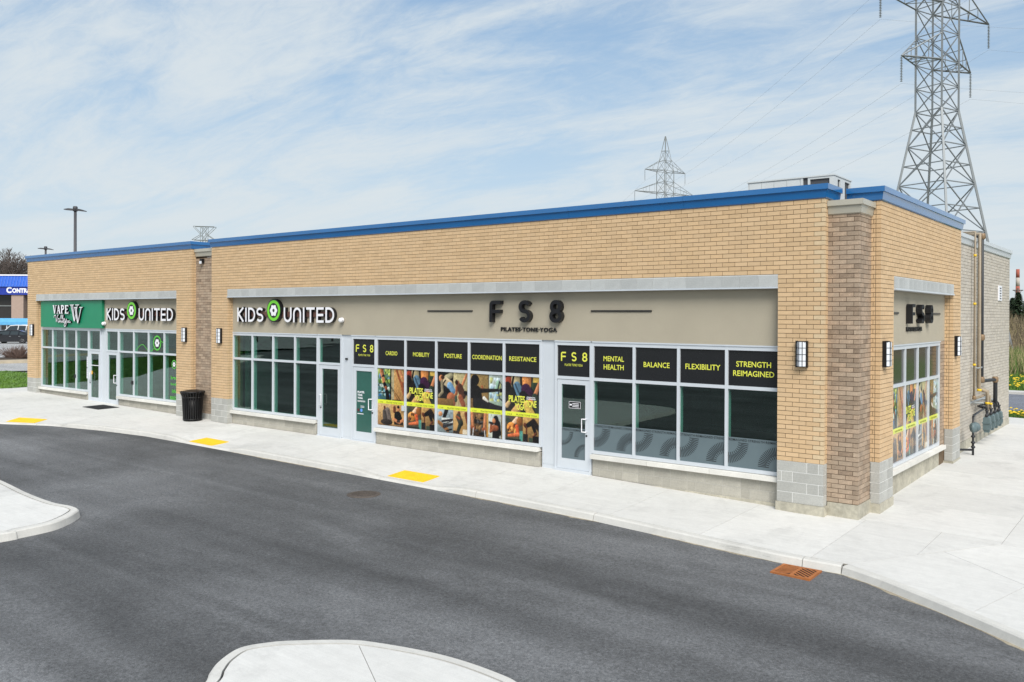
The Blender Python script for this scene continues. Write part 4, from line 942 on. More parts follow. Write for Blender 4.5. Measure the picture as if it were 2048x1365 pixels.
def art_posture():
    A = Art(); A.rect(0, 0, .52, .56, (34, 36, 36), (46, 44, 40)); A.rect(.52, 0, 1, .56, (200, 190, 150), (176, 160, 124)); A.cap((.30, .10), (.44, .05), .08, .07, (170, 164, 136)); A.cap((.22, .14), (.40, .20), .10, .10, (206, 190, 160)); A.ell(.12, .11, .075, .085, SK); A.ell(.17, .09, .06, .05, (80, 52, 40)); A.line([(.26, .14), (.18, .20), (.22, .30), (.40, .37)], .02, BK)
    A.cap((.40, .22), (.48, .30), .09, .10, (124, 160, 190)); A.cap((.34, .30), (.46, .40), .05, .06, BK); A.cap((.44, .42), (.47, .50), .13, .12, (166, 108, 78)); A.line([(.14, .16), (.16, .34), (.06, .40)], .04, (150, 140, 116)); A.rect(0, .44, .52, .56, (150, 120, 78), (120, 92, 56))
    A.line([(.94, .02), (.80, .20)], .035, SK); A.ell(.66, .18, .06, .075, SK2); A.ell(.62, .16, .05, .06, (60, 38, 30)); A.cap((.72, .24), (.82, .36), .10, .10, (90, 60, 48)); A.line([(.62, .24), (.62, .34), (.56, .40)], .035, SK2); A.cap((.74, .40), (.84, .52), .07, .07, (150, 92, 66)); A.cap((.90, .32), (1, .34), .05, .05, BK); A.cap((.60, .40), (.60, .46), .04, .04, (70, 90, 80))
    A.rect(0, .62, .52, 1, (170, 184, 190), (120, 130, 130)); A.cap((.30, .63), (.20, .78), .06, .05, BK); A.rect(.14, .76, .50, .84, (214, 216, 212)); A.cap((.04, .84), (.34, .96), .05, .05, (150, 110, 70)); A.cap((.16, .82), (.48, .78), .03, .03, (50, 50, 54)); A.cap((.22, .90), (.48, .85), .05, .03, (60, 60, 64)); A.line([(.20, .86), (.46, .81)], .012, BK); A.ell(.10, .70, .07, .06, (200, 150, 110)); A.cap((.30, .97), (.46, .94), .02, .02, BK)
    A.rect(.52, .62, 1, 1, (206, 176, 124), (176, 140, 92)); A.ell(.70, .67, .05, .06, SK3); A.cap((.68, .72), (.76, .82), .08, .08, (74, 70, 60)); A.cap((.76, .82), (.68, .94), .06, .05, (52, 60, 50)); A.line([(.62, .72), (.72, .75)], .03, SK2); A.cap((.92, .66), (.98, .80), .05, .05, (120, 70, 48)); A.rect(.82, .92, 1, 1, (210, 200, 180)); A.rect(.52, .95, .72, 1, (60, 52, 44)); return A
def art_coord():
    A = Art(); A.rect(0, 0, .56, .56, (168, 144, 98), (150, 122, 78)); A.rect(.56, 0, 1, .56, (196, 206, 200), (150, 170, 150)); A.blot(.60, .04, 1, .42, [(200, 214, 220), (150, 180, 160), (196, 200, 140), (170, 196, 206)], 30, .07); A.rect(.54, 0, .57, .44, (110, 96, 70))
    A.ell(.14, .10, .13, .13, BK); A.cap((.08, .14), (.05, .30), .10, .10, BK); A.cap((.16, .30), (.20, .44), .18, .18, (26, 24, 24)); A.cap((.24, .27), (.84, .24), .06, .035, (30, 26, 24)); A.ell(.92, .24, .05, .05, BK); A.line([(.88, .10), (.84, .22), (.88, .36), (.97, .40)], .016, BK); A.line([(.88, .10), (.96, .16), (.98, .30)], .012, BK)
    A.cap((.20, .46), (.70, .52), .12, .09, (28, 27, 30)); A.cap((.66, .52), (1, .54), .09, .07, (36, 34, 38)); A.cap((.42, .38), (.54, .43), .04, .02, (216, 214, 206)); A.rect(0, .40, .08, .56, (120, 96, 64)); A.cap((.36, .20), (.38, .22), .03, .02, SK2)
    A.rect(0, .62, .5, 1, (120, 92, 62), (70, 54, 40)); A.blot(.12, .64, .42, .98, [BK, (40, 34, 30), (150, 120, 84), (90, 86, 84)], 26, .05); A.line([(.05, .64), (.08, .84)], .04, SK); A.line([(.46, .64), (.44, .86)], .04, SK); A.cap((.04, .86), (.12, .88), .04, .04, SK2); A.cap((.40, .88), (.48, .88), .04, .04, SK2); A.line([(.10, .88), (.08, 1)], .012, (200, 200, 200)); A.line([(.44, .9), (.46, 1)], .012, (200, 200, 200))
    A.rect(.5, .62, .56, 1, (186, 146, 88)); A.rect(.56, .62, .94, 1, (196, 204, 196), (186, 190, 180)); A.rect(.94, .62, 1, 1, (150, 130, 96)); A.ell(.78, .72, .085, .12, BK); A.cap((.84, .76), (.88, .92), .07, .06, BK); A.ell(.72, .73, .05, .06, SK); A.cap((.64, .80), (.62, .90), .035, .035, SK2); A.cap((.62, .90), (.74, .86), .035, .04, SK2); A.cap((.64, .78), (.70, .77), .03, .03, SK2); A.cap((.60, .76), (.68, .77), .03, .03, (50, 50, 54)); A.cap((.76, .86), (.78, 1), .08, .11, (26, 24, 28)); A.cap((.72, .84), (.80, .84), .07, .06, SK2); return A
def poster(fr, a, c, z0, z1, fn, parent, off, words=False, label=None):
    A = fn(); A.grain(.16); A.rect(0, .552, 1, .618, YB); b = MB(); H, W = A.H, A.W
    for j in range(H):
        for i in range(W): b.v.append(fr(a+(c-a)*i/(W-1), off+DF, z1-(z1-z0)*j/(H-1)))
    for j in range(H-1):
        for i in range(W-1): b.face([(j+1)*W+i, (j+1)*W+i+1, j*W+i+1, j*W+i])
    b.c = np.concatenate([A.a.reshape(-1, 3), np.ones((H*W, 1))], 1)
    o = b.build('window_poster', PRINT, parent)
    if label: o['label'] = label
    t = MB(); w_, h = c-a, z1-z0; zb_ = z1-h*.605
    put_text(t, fr, 'F S 8', a+.07*w_, zb_, .12*w_, h*.022, off+DF+.002, 1, .02); put_text(t, fr, 'PILATES TONE YOGA', a+.32*w_, zb_, .60*w_, h*.024, off+DF+.002, 1, .02)
    if words:
        put_text(t, fr, 'PILATES', a+.10*w_, z1-.405*h, .47*w_, .105*h, off+DF+.002, 0, .022, .92); put_text(t, fr, 'YOGA', a+.28*w_, z1-.52*h, .29*w_, .105*h, off+DF+.002, 0, .022, .92); put_text(t, fr, 'TONE', a+.60*w_, z1-.465*h, .30*w_, .105*h, off+DF+.002, 0, .022, .92)
        put_text(t, fr, 'STRENGTH', a+.62*w_, z1-.325*h, .24*w_, .02*h, off+DF+.002, 2, .03); put_text(t, fr, 'REIMAGINED', a+.62*w_, z1-.350*h, .26*w_, .02*h, off+DF+.002, 2, .03)
    tag(t.build('poster_lettering', [YEL_T, mat('olive_ink', (.17, .19, .02), .5), WHITE_P], parent), kind='stuff')
PZ = (ZSILL+.08, ZTR-.04)
for (a, c), f, wd in zip(zip(m2[:-1], m2[1:]), (art_cardio, art_tone, art_posture, art_coord, art_tone), (0, 1, 0, 0, 1)): poster(Ff, a+.032, c-.032, *PZ, f, W2, 0, wd)
for (a, c), f, wd in zip(zip(ms[:-1], ms[1:]), (art_cardio, art_tone, art_posture, art_coord), (0, 1, 0, 0)): poster(Fs, a+.032, c-.032, *PZ, f, A1, .758, wd)

# ------------------------------------------------------------------ signs on the fascia (things of their own)
def glyph(ch, x, z, w_, h, sw):
    """stroke paths for the round-cornered sans on the soccer school sign"""
    l, r_, t, b_ = x+sw/2, x+w_-sw/2, z+h-sw/2, z+sw/2; cx = (l+r_)/2; q = (r_-l)/2; m_ = (t+b_)/2
    if ch == 'K': return [([(l, z), (l, z+h)], 0), ([(r_+sw*.1, z+h), (l+sw*.35, m_+.02)], 0), ([(l+sw*.55, m_+sw*.3), (r_+sw*.15, z)], 0)]
    if ch == 'I': return [([(cx, z), (cx, z+h)], 0)]
    if ch == 'D': ry = (t-b_)/2; return [([(l, b_), (l, t), (l+(r_-l)*.35, t)] + arc(l+(r_-l)*.35, m_, (r_-l)*.65, ry, 90, -90, 14)[1:] + [(l, b_)], 1)]
    if ch == 'S': ry = (t-b_)/4; return [(arc(cx, t-ry, q, ry, 30, 270, 14) + arc(cx, b_+ry, q, ry, 90, -150, 14)[1:], 0)]
    if ch == 'U': return [([(l, z+h)] + [(l, b_+q)] + arc(cx, b_+q, q, q, 180, 360, 12)[1:] + [(r_, z+h)], 0)]
    if ch == 'n': return [([(l, z)] + [(l, t-q)] + arc(cx, t-q, q, q, 180, 0, 12)[1:] + [(r_, z)], 0)]
    if ch == 'T': return [([(x, t), (x+w_, t)], 0), ([(cx, z), (cx, t-sw/2)], 0)]
    if ch == 'E': return [([(x+w_, t), (l, t), (l, b_), (x+w_, b_)], 0), ([(l+sw/2, m_), (x+w_*.94, m_)], 0)]
def letter(ch, fr, x, z, w_, h, sw, d0, d1, parent, face, side):
    b = MB()
    for i, (p, cl) in enumerate(glyph(ch, x, z, w_, h, sw)): stroke(b, fr, p, sw, d1-.0006*i, d0, 0, 1, bool(cl))
    return b.build('letter', [face, side], parent)
def kids_sign(name_label, x0, x1, zlo, zhi, ring, group):
    root = empty('channel_letter_sign', (x0, .2, zlo)); tag(root, name_label, 'sign', group)
    h = zhi-zlo; sw = h*.155; d0, d1 = -.185, -.075; L_ = x1-x0; sc_ = L_/4.86
    def run(word, xs0, ws, gap):
        x = xs0
        for ch, w_ in zip(word, ws): letter(ch, Ff, x, zlo, w_*sc_, h, sw, d0, d1, root, WHITE_P, BLACK_P); x += (w_+gap)*sc_
    run('KIDS', x0, (.36, .09, .38, .36), .075); run('UnITED', x0+2.47*sc_, (.39, .39, .09, .40, .34, .40), .078)
    b = MB(); b.fbox(Ff, x0+.25, x1-.2, -.199, -.16, zlo+h*.36, zlo+h*.72); b.build('raceway', RACE, root)
    cx, cz, r_ = ring; b = MB()
    pts = [(cx+r_*1.08*math.cos(R(i*10)), cz+r_*1.08*math.sin(R(i*10))) for i in range(36)]; b.prism(pts, lambda u, v, d: Ff(u, d, v), d0-.03, d1-.004); b.build('emblem_body', BLACK_P, root)
    b = MB(); stroke(b, Ff, arc(cx, cz, r_*.84, r_*.84, 0, 360, 40), r_*.27, d1+.003, d1-.01, 0, 0, True); b.build('emblem_ring', GREEN_P, root)
    b = MB(); ball(b, Ff, cx, cz, r_*.56, d1+.002, 0, 1); b.build('emblem_ball', [WHITE_P, BLACK_P], root)
    return root
kids_sign('white channel letters reading KIDS UNITED with green ring, directly above the plain dark windows', -19.148, -14.30, 3.375, 3.835, (-17.20, 3.74, .335), 'soccer school signs')
kids_sign('white channel letters reading KIDS UNITED with green ring, beside the green vape shop panel', -27.894, -23.09, 3.365, 3.825, (-25.99, 3.74, .33), 'soccer school signs')
# studio sign on the front and on the side
def studio_sign(fr, s0, wd, z0, h, off, label, bars, text, tz):
    root = empty('studio_sign', fr(s0, off, z0)); tag(root, label, 'sign')
    gw = h*.66; fs8(MB(), fr, s0, z0, wd, h, off+.13, off, h*.165, 0, 1, flush=lambda q: (q.build('letter', [CHAR, BLACK_P], root), MB())[1])
    for a, c in bars: q = MB(); q.fbox(fr, a, c, off, off+.025, z0+h*.49, z0+h*.49+.034); q.build('accent_bar', BLACK_P, root)
    q = MB(); put_text(q, fr, 'PILATES·TONE·YOGA', text[0], tz, text[1]-text[0], .10, off+.03, 0, .012, 1.12, thick=.03); q.build('tagline', BLACK_P, root)
    return root
studio_sign(Ff, -8.35, 2.21, 3.445, .54, -.2, 'large charcoal letters F S 8 with black tagline on the long front fascia', [(-10.60, -9.01), (-5.39, -3.81)], (-8.06, -6.35), 3.225)
studio_sign(Fs, 3.62, 1.95, 3.475, .43, .56, 'charcoal letters F S 8 on the narrow side fascia round the corner', [(2.05, 2.97), (5.62, 6.78)], (3.61, 4.95), 3.30)
# green vape shop panel
root = empty('vape_shop_sign', (-33.7, .2, 3.05)); tag(root, 'emerald green sign panel with white VAPE Valley lettering and striped W', 'sign')
b = MB(); b.fbox(Ff, -33.72, -28.30, -.198, -.085, 3.035, 4.145); b.build('panel', GREEN_B, root)
d0, d1 = -.085, .0
def serif(word, x, z, w_, h, gap):
    for ch in word:
        b = MB(); T, t = w_*.30, w_*.11; i = [0]
        def sk(pts, wd): stroke(b, Ff, pts, wd, d1-.0006*i[0], d0, 0, 1); i[0] += 1
        if ch == 'V': sk([(x+w_*.18, z+h), (x+w_*.52, z)], T); sk([(x+w_*.88, z+h), (x+w_*.56, z)], t); sk([(x-w_*.05, z+h-.012), (x+w_*.42, z+h-.012)], .024); sk([(x+w_*.70, z+h-.012), (x+w_*1.06, z+h-.012)], .024)
        if ch == 'A': sk([(x+w_*.12, z), (x+w_*.46, z+h)], t); sk([(x+w_*.46, z+h), (x+w_*.84, z)], T); sk([(x+w_*.26, z+h*.33), (x+w_*.66, z+h*.33)], t); sk([(x-w_*.05, z+.012), (x+w_*.32, z+.012)], .024); sk([(x+w_*.60, z+.012), (x+w_*1.06, z+.012)], .024)
        if ch == 'P': sk([(x+w_*.25, z), (x+w_*.25, z+h)], T); sk([(x+w_*.25, z+h*.95)] + arc(x+w_*.5, z+h*.72, w_*.34, h*.22, 90, -90, 10) + [(x+w_*.25, z+h*.50)], t*1.7); sk([(x, z+.012), (x+w_*.55, z+.012)], .024); sk([(x, z+h-.012), (x+w_*.4, z+h-.012)], .024)
        if ch == 'E': sk([(x+w_*.25, z), (x+w_*.25, z+h)], T); sk([(x, z+h-.02), (x+w_*.95, z+h-.02)], .04); sk([(x, z+.02), (x+w_*.98, z+.02)], .04); sk([(x+w_*.2, z+h*.52), (x+w_*.75, z+h*.52)], t*1.3); sk([(x+w_*.93, z), (x+w_*.93, z+h*.25)], t); sk([(x+w_*.90, z+h), (x+w_*.90, z+h*.78)], t)
        b.build('letter', [WHITE_P, BLACK_P], root); x += w_+gap
serif('VAPE', -32.38, 3.615, .32, .35, .045)
b = MB(); X, Z = -32.29, 3.10
for i, p in enumerate(([(.02, .34), (.05, .42), (.16, .44), (.20, .36), (.22, .16)], [(.22, .16), (.30, .30), (.36, .44), (.42, .45)], [(.52, .28), (.44, .31), (.38, .22), (.42, .15), (.50, .20), (.53, .29), (.54, .16), (.60, .18)],
        [(.60, .18), (.68, .34), (.70, .45), (.65, .42), (.64, .24), (.68, .15), (.74, .18)], [(.74, .18), (.82, .34), (.84, .45), (.79, .42), (.78, .24), (.82, .15), (.88, .19)], [(.88, .20), (.96, .26), (.94, .31), (.88, .27), (.89, .17), (.96, .15), (1.02, .20)],
        [(1.02, .30), (1.04, .20), (1.10, .17), (1.16, .30)], [(1.16, .30), (1.12, .10), (1.04, -.01), (.94, .01), (.98, .09), (1.16, .17)])):
    stroke(b, Ff, [(X+u, Z+v) for u, v in smooth_path(p, 4)], .032, d1-.0006*i, d0, 0, 1)
b.build('script_lettering', [WHITE_P, BLACK_P], root)
b = MB(); put_text(b, Ff, '&Co.', -31.05, 3.235, .30, .10, d1, 0, .03, 1, thick=.08, side=1); b.build('small_lettering', [WHITE_P, BLACK_P], root)
b = MB(); X, Z, i = -30.84, 3.205, 0
def wl(p, q, wd):
    global i
    stroke(b, Ff, [(X+p[0], Z+p[1]), (X+q[0], Z+q[1])], wd, d1-.0006*i, d0, 0, 1); i += 1
for o_ in (0, .075, .15): wl((.10+o_, .76), (.38+o_*.35, .10), .034)
for o_ in (0, .07, .14): wl((.42+o_, .66), (.68+o_*.25, .02), .034)
wl((.42, .10), (.66, .76), .034); wl((.70, .02), (.98, .66), .045); wl((.0, .765), (.34, .765), .028); wl((.46, .765), (.80, .765), .028); wl((.36, .665), (.60, .665), .026); wl((.82, .665), (1.09, .665), .028)
b.build('monogram', [WHITE_P, BLACK_P], root)
# ------------------------------------------------------------------ wall lights, cameras
def sconce(fr, sx, d, z, label):
    r = empty('wall_light', fr(sx, d, z)); tag(r, label, 'wall light', 'wall lights on the brick piers')
    b = MB(); b.fbox(fr, -.10, .10, 0, .03, 0, .50); b.fbox(fr, -.112, -.092, .0, .075, -.005, .505); b.fbox(fr, .092, .112, .0, .075, -.005, .505); b.fbox(fr, -.088, .088, .03, .10, .485, .50); b.fbox(fr, -.088, .088, .03, .10, 0, .015)
    h = b.build('housing', BLACK_M, r); h.parent = r; h.matrix_parent_inverse = Matrix()
    b = MB(); n = 8; pr = [(-.086, .03)] + [(-.086+.172*i/n, .07+.07*math.sin(math.pi*i/n)) for i in range(n+1)] + [(.086, .03)]
    b.prism(pr, lambda u, v, zz: fr(u, v, zz), .016, .484); h = b.build('diffuser', DIFF, r, recalc=True); h.matrix_parent_inverse = Matrix()
    for k in range(3):
        b = MB(); b.prism([(-.09, .03)] + [(-.09+.18*i/n, .074+.071*math.sin(math.pi*i/n)) for i in range(n+1)] + [(.09, .03)], lambda u, v, zz: fr(u, v, zz), .115+.125*k, .124+.125*k); h = b.build('crossbar', BLACK_M, r); h.matrix_parent_inverse = Matrix()
    for k in (-.04, .04):
        b = MB(); b.fbox(fr, k-.004, k+.004, .06, .135, .014, .486); h = b.build('upright_bar', BLACK_M, r); h.matrix_parent_inverse = Matrix()
for fr, sx, d, t in ((Ff, -34.28, .002, 'slim black wall light on the pier left of the green vape sign'), (Ff, -22.13, .002, 'slim black wall light on the pier above the litter bin'), (Ff, -20.0, .002, 'slim black wall light on the pier left of the dark windows'),
                     (Ff, -.41, .002, 'slim black wall light on the front pier right of the strength windows'), (Fs, 1.20, XA+.002, 'slim black wall light on the near pier of the side wall'), (Fs, 7.60, XA+.002, 'slim black wall light on the side pier nearest the gas meters')):
    sconce(fr, sx, d, 2.645, t)
def dome_cam(p, label):
    r = empty('dome_camera', p); tag(r, label, 'camera', 'white dome cameras')
    b = MB(); b.lathe((0, 0, 0), [(.045, 0), (.065, .03), (.075, .06), (.07, .085)], 14, 0, True, (Vector((1, 0, 0)), Vector((0, 0, 1)), Vector((0, -1, 0)))); h = b.build('bracket', WHITE_P, r); h.matrix_parent_inverse = Matrix()
    b = MB(); b.lathe((0, -.09, -.01), [(.072, 0), (.07, .03), (.055, .06), (.03, .078), (.004, .084)], 14, 0, True, (Vector((1, 0, 0)), Vector((0, .35, .94)), Vector((0, -.94, .35)))); h = b.build('dome', WHITE_P, r); h.matrix_parent_inverse = Matrix()
dome_cam((-14.02, .198, 3.46), 'white dome camera on the fascia right of the KIDS UNITED letters over dark windows'); dome_cam((-28.19, .198, 3.23), 'white dome camera at the corner of the green vape sign')
r = empty('box_camera', (-21.3, .17, 5.5)); tag(r, 'small dark box camera under the beige coping between the two bays', 'light')  # a small box camera, not a lamp
b = MB(); b.box((-.07, -.10, -.12), (.07, -.002, .02)); h = b.build('housing', BLACK_M, r); h.matrix_parent_inverse = Matrix()
b = MB(); b.box((-.05, -.13, -.15), (.05, -.10, -.06)); h = b.build('lens', DIFF, r); h.matrix_parent_inverse = Matrix()

# ------------------------------------------------------------------ litter bin
p = onS(385, 841.5); r = empty('litter_bin', p); tag(r, 'black slatted steel litter bin with flared rim beside the pier', 'litter bin')
def sub(b, nm, m, par=None, rc=False): h = b.build(nm, m, par or r, recalc=rc); h.matrix_parent_inverse = Matrix(); return h
b = MB(); b.lathe((0, 0, 0), [(.27, .05), (.29, .8), (.28, .8)], 24); sub(b, 'liner', BLACK_M)
for k in range(26):
    a = 6.2832*k/26; c_, s_ = math.cos(a), math.sin(a); b = MB(); b.beam((.285*c_, .285*s_, .03), (.325*c_, .325*s_, .82), .042, up=(c_, s_, 0)); b.beam((.325*c_, .325*s_, .82), (.385*c_, .385*s_, .97), .042, up=(c_, s_, 0)); sub(b, 'slat', BLACK_M)
for rr, z in ((.30, .06), (.335, .80)): b = MB(); b.tube([(rr*math.cos(6.2832*k/28), rr*math.sin(6.2832*k/28), z) for k in range(29)], .022, 6); sub(b, 'hoop', BLACK_M)
b = MB(); b.tube([(.39*math.cos(6.2832*k/28), .39*math.sin(6.2832*k/28), .98) for k in range(29)], .026, 6); sub(b, 'rim', BLACK_M)
b = MB(); n = 28
for rr, z in ((.385, .985), (.33, 1.01), (.15, 1.045), (.14, .9)): b.v += [(rr*math.cos(6.2832*k/n), rr*math.sin(6.2832*k/n), z) for k in range(n)]
for q in range(3):
    for k in range(n): b.face([q*n+k, q*n+(k+1) % n, (q+1)*n+(k+1) % n, (q+1)*n+k], 0, True)
sub(b, 'lid', BLACK_M)
# door mat
M_RUB = mat('rubber_mat', (.022, .023, .025), .9, var=.2, vs=20, bump=.5, bs=120)
b = MB()
for z in (.004, .016):
    pass
mp_ = [(-27.60, -1.0), (-26.36, -1.0), (-26.36, -.18), (-27.60, -.18)]
k = 0; b.v = [(x, y, S(x, y)+.003) for x, y in mp_] + [(x+(.02 if x < -27 else -.02), y+(.02 if y < -.5 else -.02), S(x, y)+.016) for x, y in mp_]
b.face([4, 5, 6, 7]); [b.face([i, (i+1) % 4, 4+(i+1) % 4, 4+i]) for i in range(4)]
for i in range(20): y = -.95+.037*i; q = len(b.v); b.v += [(-27.55, y, S(-27.55, y)+.019), (-26.41, y, S(-26.41, y)+.019), (-26.41, y+.02, S(-26.41, y)+.019), (-27.55, y+.02, S(-27.55, y)+.019)]; b.face([q, q+1, q+2, q+3])
tag(b.build('door_mat', M_RUB), 'black ribbed rubber mat on the walk before the paired doors', 'mat')

# ------------------------------------------------------------------ tactile plates
YPL = mat('yellow_tactile', (.80, .52, .010), .6, var=.10, vs=5)
def tactile(cx, cy, rot, label, w_=1.15, h=.58):
    b = MB(); nx, ny = 10, 6; c_, s_ = math.cos(rot), math.sin(rot)
    def P(u, v, z): x, y = cx+u*c_-v*s_, cy+u*s_+v*c_; return (x, y, S(x, y)+z)
    for j in range(ny+1):
        for i in range(nx+1): b.v.append(P(-w_/2+w_*i/nx, -h/2+h*j/ny, .010))
    for j in range(ny):
        for i in range(nx): k = j*(nx+1)+i; b.face([k, k+1, k+nx+2, k+nx+1])
    rim = [(-w_/2, -h/2), (w_/2, -h/2), (w_/2, h/2), (-w_/2, h/2)]; k = len(b.v); b.v += [P(u, v, .010) for u, v in rim] + [P(u, v, -.02) for u, v in rim]
    for i in range(4): b.face([k+i, k+4+i, k+4+(i+1) % 4, k+(i+1) % 4])
    o = b.build('tactile_plate', YPL); tag(o, label, 'tactile plate', 'yellow tactile plates at the kerb ramps')
    d = MB(); st = .06
    for i in range(int(w_/st)-1):
        for j in range(int(h/st)-1):
            u, v = -w_/2+st*(i+1), -h/2+st*(j+1); k = len(d.v)
            for q in range(6): d.v.append(P(u+.017*math.cos(q*1.047), v+.017*math.sin(q*1.047), .0105))
            for q in range(6): d.v.append(P(u+.010*math.cos(q*1.047), v+.010*math.sin(q*1.047), .0165))
            d.face([k+6+q for q in range(6)])
            for q in range(6): d.face([k+q, k+(q+1) % 6, k+6+(q+1) % 6, k+6+q])
    h_ = d.build('domes', YPL, o); tag(h_, kind='stuff')
for (px, py), rot, t in (((827, 953.5), .02, 'yellow tactile plate at the kerb before the printed photo windows'), ((418, 884.5), .0, 'yellow tactile plate at the kerb before the dark soccer school windows'), ((53.5, 842), .43, 'yellow tactile plate at the curved kerb before the vape shop')):
    p = onS(px, py); tactile(p.x, p.y, rot, t)
# manhole and catch basin
RUST = mat('rusted_iron', (.36, .125, .035), .8, var=.25, vs=8, fine=.2, fs=40, bump=.3); IRON = mat('worn_iron', (.085, .07, .06), .75, var=.3, vs=8, fine=.25, fs=30, bump=.4); PIT_SHADE = mat('drain_pit_shade', (.006, .006, .006), .9)
cx, cy = -8.72, -3.74; z = G(cx, cy)-RD
r = empty('manhole_cover', (cx, cy, z)); tag(r, 'round worn iron manhole cover set in the asphalt', 'manhole cover')
b = MB(); b.lathe((0, 0, -.02), [(.37, 0), (.37, .026), (.35, .028)], 28); sub(b, 'frame', IRON)
b = MB(); b.lathe((0, 0, -.01), [(.335, 0), (.335, .024), (.32, .025)], 28)
for i in range(-6, 7):
    for j in range(-6, 7):
        if i*i+j*j < 34: b.box((i*.05-.017, j*.05-.017, .012), (i*.05+.017, j*.05+.017, .021))
sub(b, 'lid', IRON)
cx, cy = .645, -3.16; z = G(cx, cy)-RD
r = empty('catch_basin_grate', (cx, cy, z)); tag(r, 'rust orange slotted drain grate by the kerb', 'drain grate')
b = MB(); hw, hh = .31, .28
b.box((-hw, -hh, -.04), (-hw+.045, hh, .026)); b.box((hw-.045, -hh, -.04), (hw, hh, .026)); b.box((-hw+.045, -hh, -.04), (hw-.045, -hh+.045, .0255)); b.box((-hw+.045, hh-.045, -.04), (hw-.045, hh, .0255)); b.box((-.022, -hh+.045, -.04), (.022, hh-.045, .025)); sub(b, 'frame', RUST)
for sg in (-1, 1):
    for i in range(9):
        t = -.32+.085*i; x0, x1 = (-hw+.045, -.022) if sg < 0 else (.022, hw-.045); y0, y1 = t-.0, t+.20*1.0
        if sg > 0: y0, y1 = t+.12, t-.08
        lim = hh-.047
        def clipy(xa, ya, xb, yb):
            P0, P1 = Vector((xa, ya)), Vector((xb, yb)); a0, a1 = 0., 1.
            for s_, l_ in ((1, lim), (-1, lim)):
                d0_, d1_ = l_-s_*P0.y, l_-s_*P1.y
                if d0_ < 0 and d1_ < 0: return None
                if d0_ < 0: a0 = max(a0, d0_/(d0_-d1_))
                if d1_ < 0: a1 = min(a1, d0_/(d0_-d1_))
            return (P0.lerp(P1, a0), P0.lerp(P1, a1)) if a1-a0 > .05 else None
        c_ = clipy(x0, y0, x1, y1)
        if c_: t_ = (c_[1]-c_[0]).normalized(); q_ = Vector((-t_.y, t_.x))*.014; b = MB(); b.prism([tuple(v_) for v_ in (c_[0]+q_, c_[0]-q_, c_[1]-q_, c_[1]+q_)], lambda u, v, d: (u, v, d), .017, .024); sub(b, 'bar', RUST)
b = MB(); b.box((-hw+.01, -hh+.01, -.30), (hw-.01, hh-.01, .016)); sub(b, 'pit_shade', PIT_SHADE)  # near-black block close under the bars, painted as the shade in the slots

# ------------------------------------------------------------------ rooftop unit
HV = mat('hvac_grey_paint', (.56, .59, .60), .4, var=.05, vs=2, coat=.1); HV2 = mat('hvac_frame_paint', (.44, .47, .42), .5, var=.08); COIL = mat('condenser_coil', (.075, .08, .09), .6, metal=.3, var=.15, vs=40)
d_ = FW + RT*((1668-1024)/FPX) - UP*((348-CY)/FPX); zt = 6.85; t = (zt-CAM.z)/d_.z; pc = CAM+d_*t
def solve_axis(px, py, axis, p0):                    # length along an axis from p0 until pixel column px
    lo, hi = 0, 14
    for _ in range(50):
        mid = (lo+hi)/2; q = p0+axis*mid; v = q-CAM; x = 1024+FPX*v.dot(RT)/v.dot(FW)
        good = (x > px) if axis.x < 0 else (x < px)
        lo, hi = (mid, hi) if good else (lo, mid)
    return lo
Lx = solve_axis(1495.6, 0, Vector((-1, 0, 0)), pc); Ly = solve_axis(1701.8, 0, Vector((0, 1, 0)), pc)
r = empty('rooftop_unit', (pc.x, pc.y, 5.12)); tag(r, 'grey rooftop air conditioning unit behind the blue coping', 'air conditioner')
H = zt-5.12
b = MB(); b.box((-Lx, 0, 0), (0, Ly, .25)); sub(b, 'roof_curb', HV2)
b = MB(); b.box((-Lx, .01, .25), (-Lx*.37, Ly, H-.03)); sub(b, 'cabinet', HV)
b = MB(); b.box((-Lx*.37, .03, .25), (-.03, Ly-.03, H-.03)); sub(b, 'condenser_core', COIL)
b = MB(); b.box((-Lx-.02, -.02, H-.03), (.02, Ly+.02, H)); sub(b, 'top_panel', HV)
for x0, x1 in ((-Lx*.37-.0, -Lx*.345), (-Lx*.29, -Lx*.265), (-.10, -.0)): b = MB(); b.box((x0, -.004, .25), (x1, .04, H-.03)); sub(b, 'post', HV)
b = MB(); b.box((-Lx*.265, -.004, H-.08), (-.10, .035, H-.03)); sub(b, 'rail', HV); b = MB(); b.box((-Lx*.255, -.004, .25), (-.30, .035, .5)); sub(b, 'rail', HV)
for y0, y1 in ((0, .25), (Ly*.36, Ly*.62), (Ly-.10, Ly)): b = MB(); b.box((-.035, y0, .25), (.004, y1, H-.03)); sub(b, 'post', HV)
b = MB(); b.box((-.035, .25, H-.09), (.003, Ly-.1, H-.03)); sub(b, 'rail', HV)
for k in range(4): x = -Lx+.04+(Lx*.6)*k/4; b = MB(); b.box((x, -.003, .3), (x+Lx*.145, .012, H-.06)); sub(b, 'access_panel', HV)

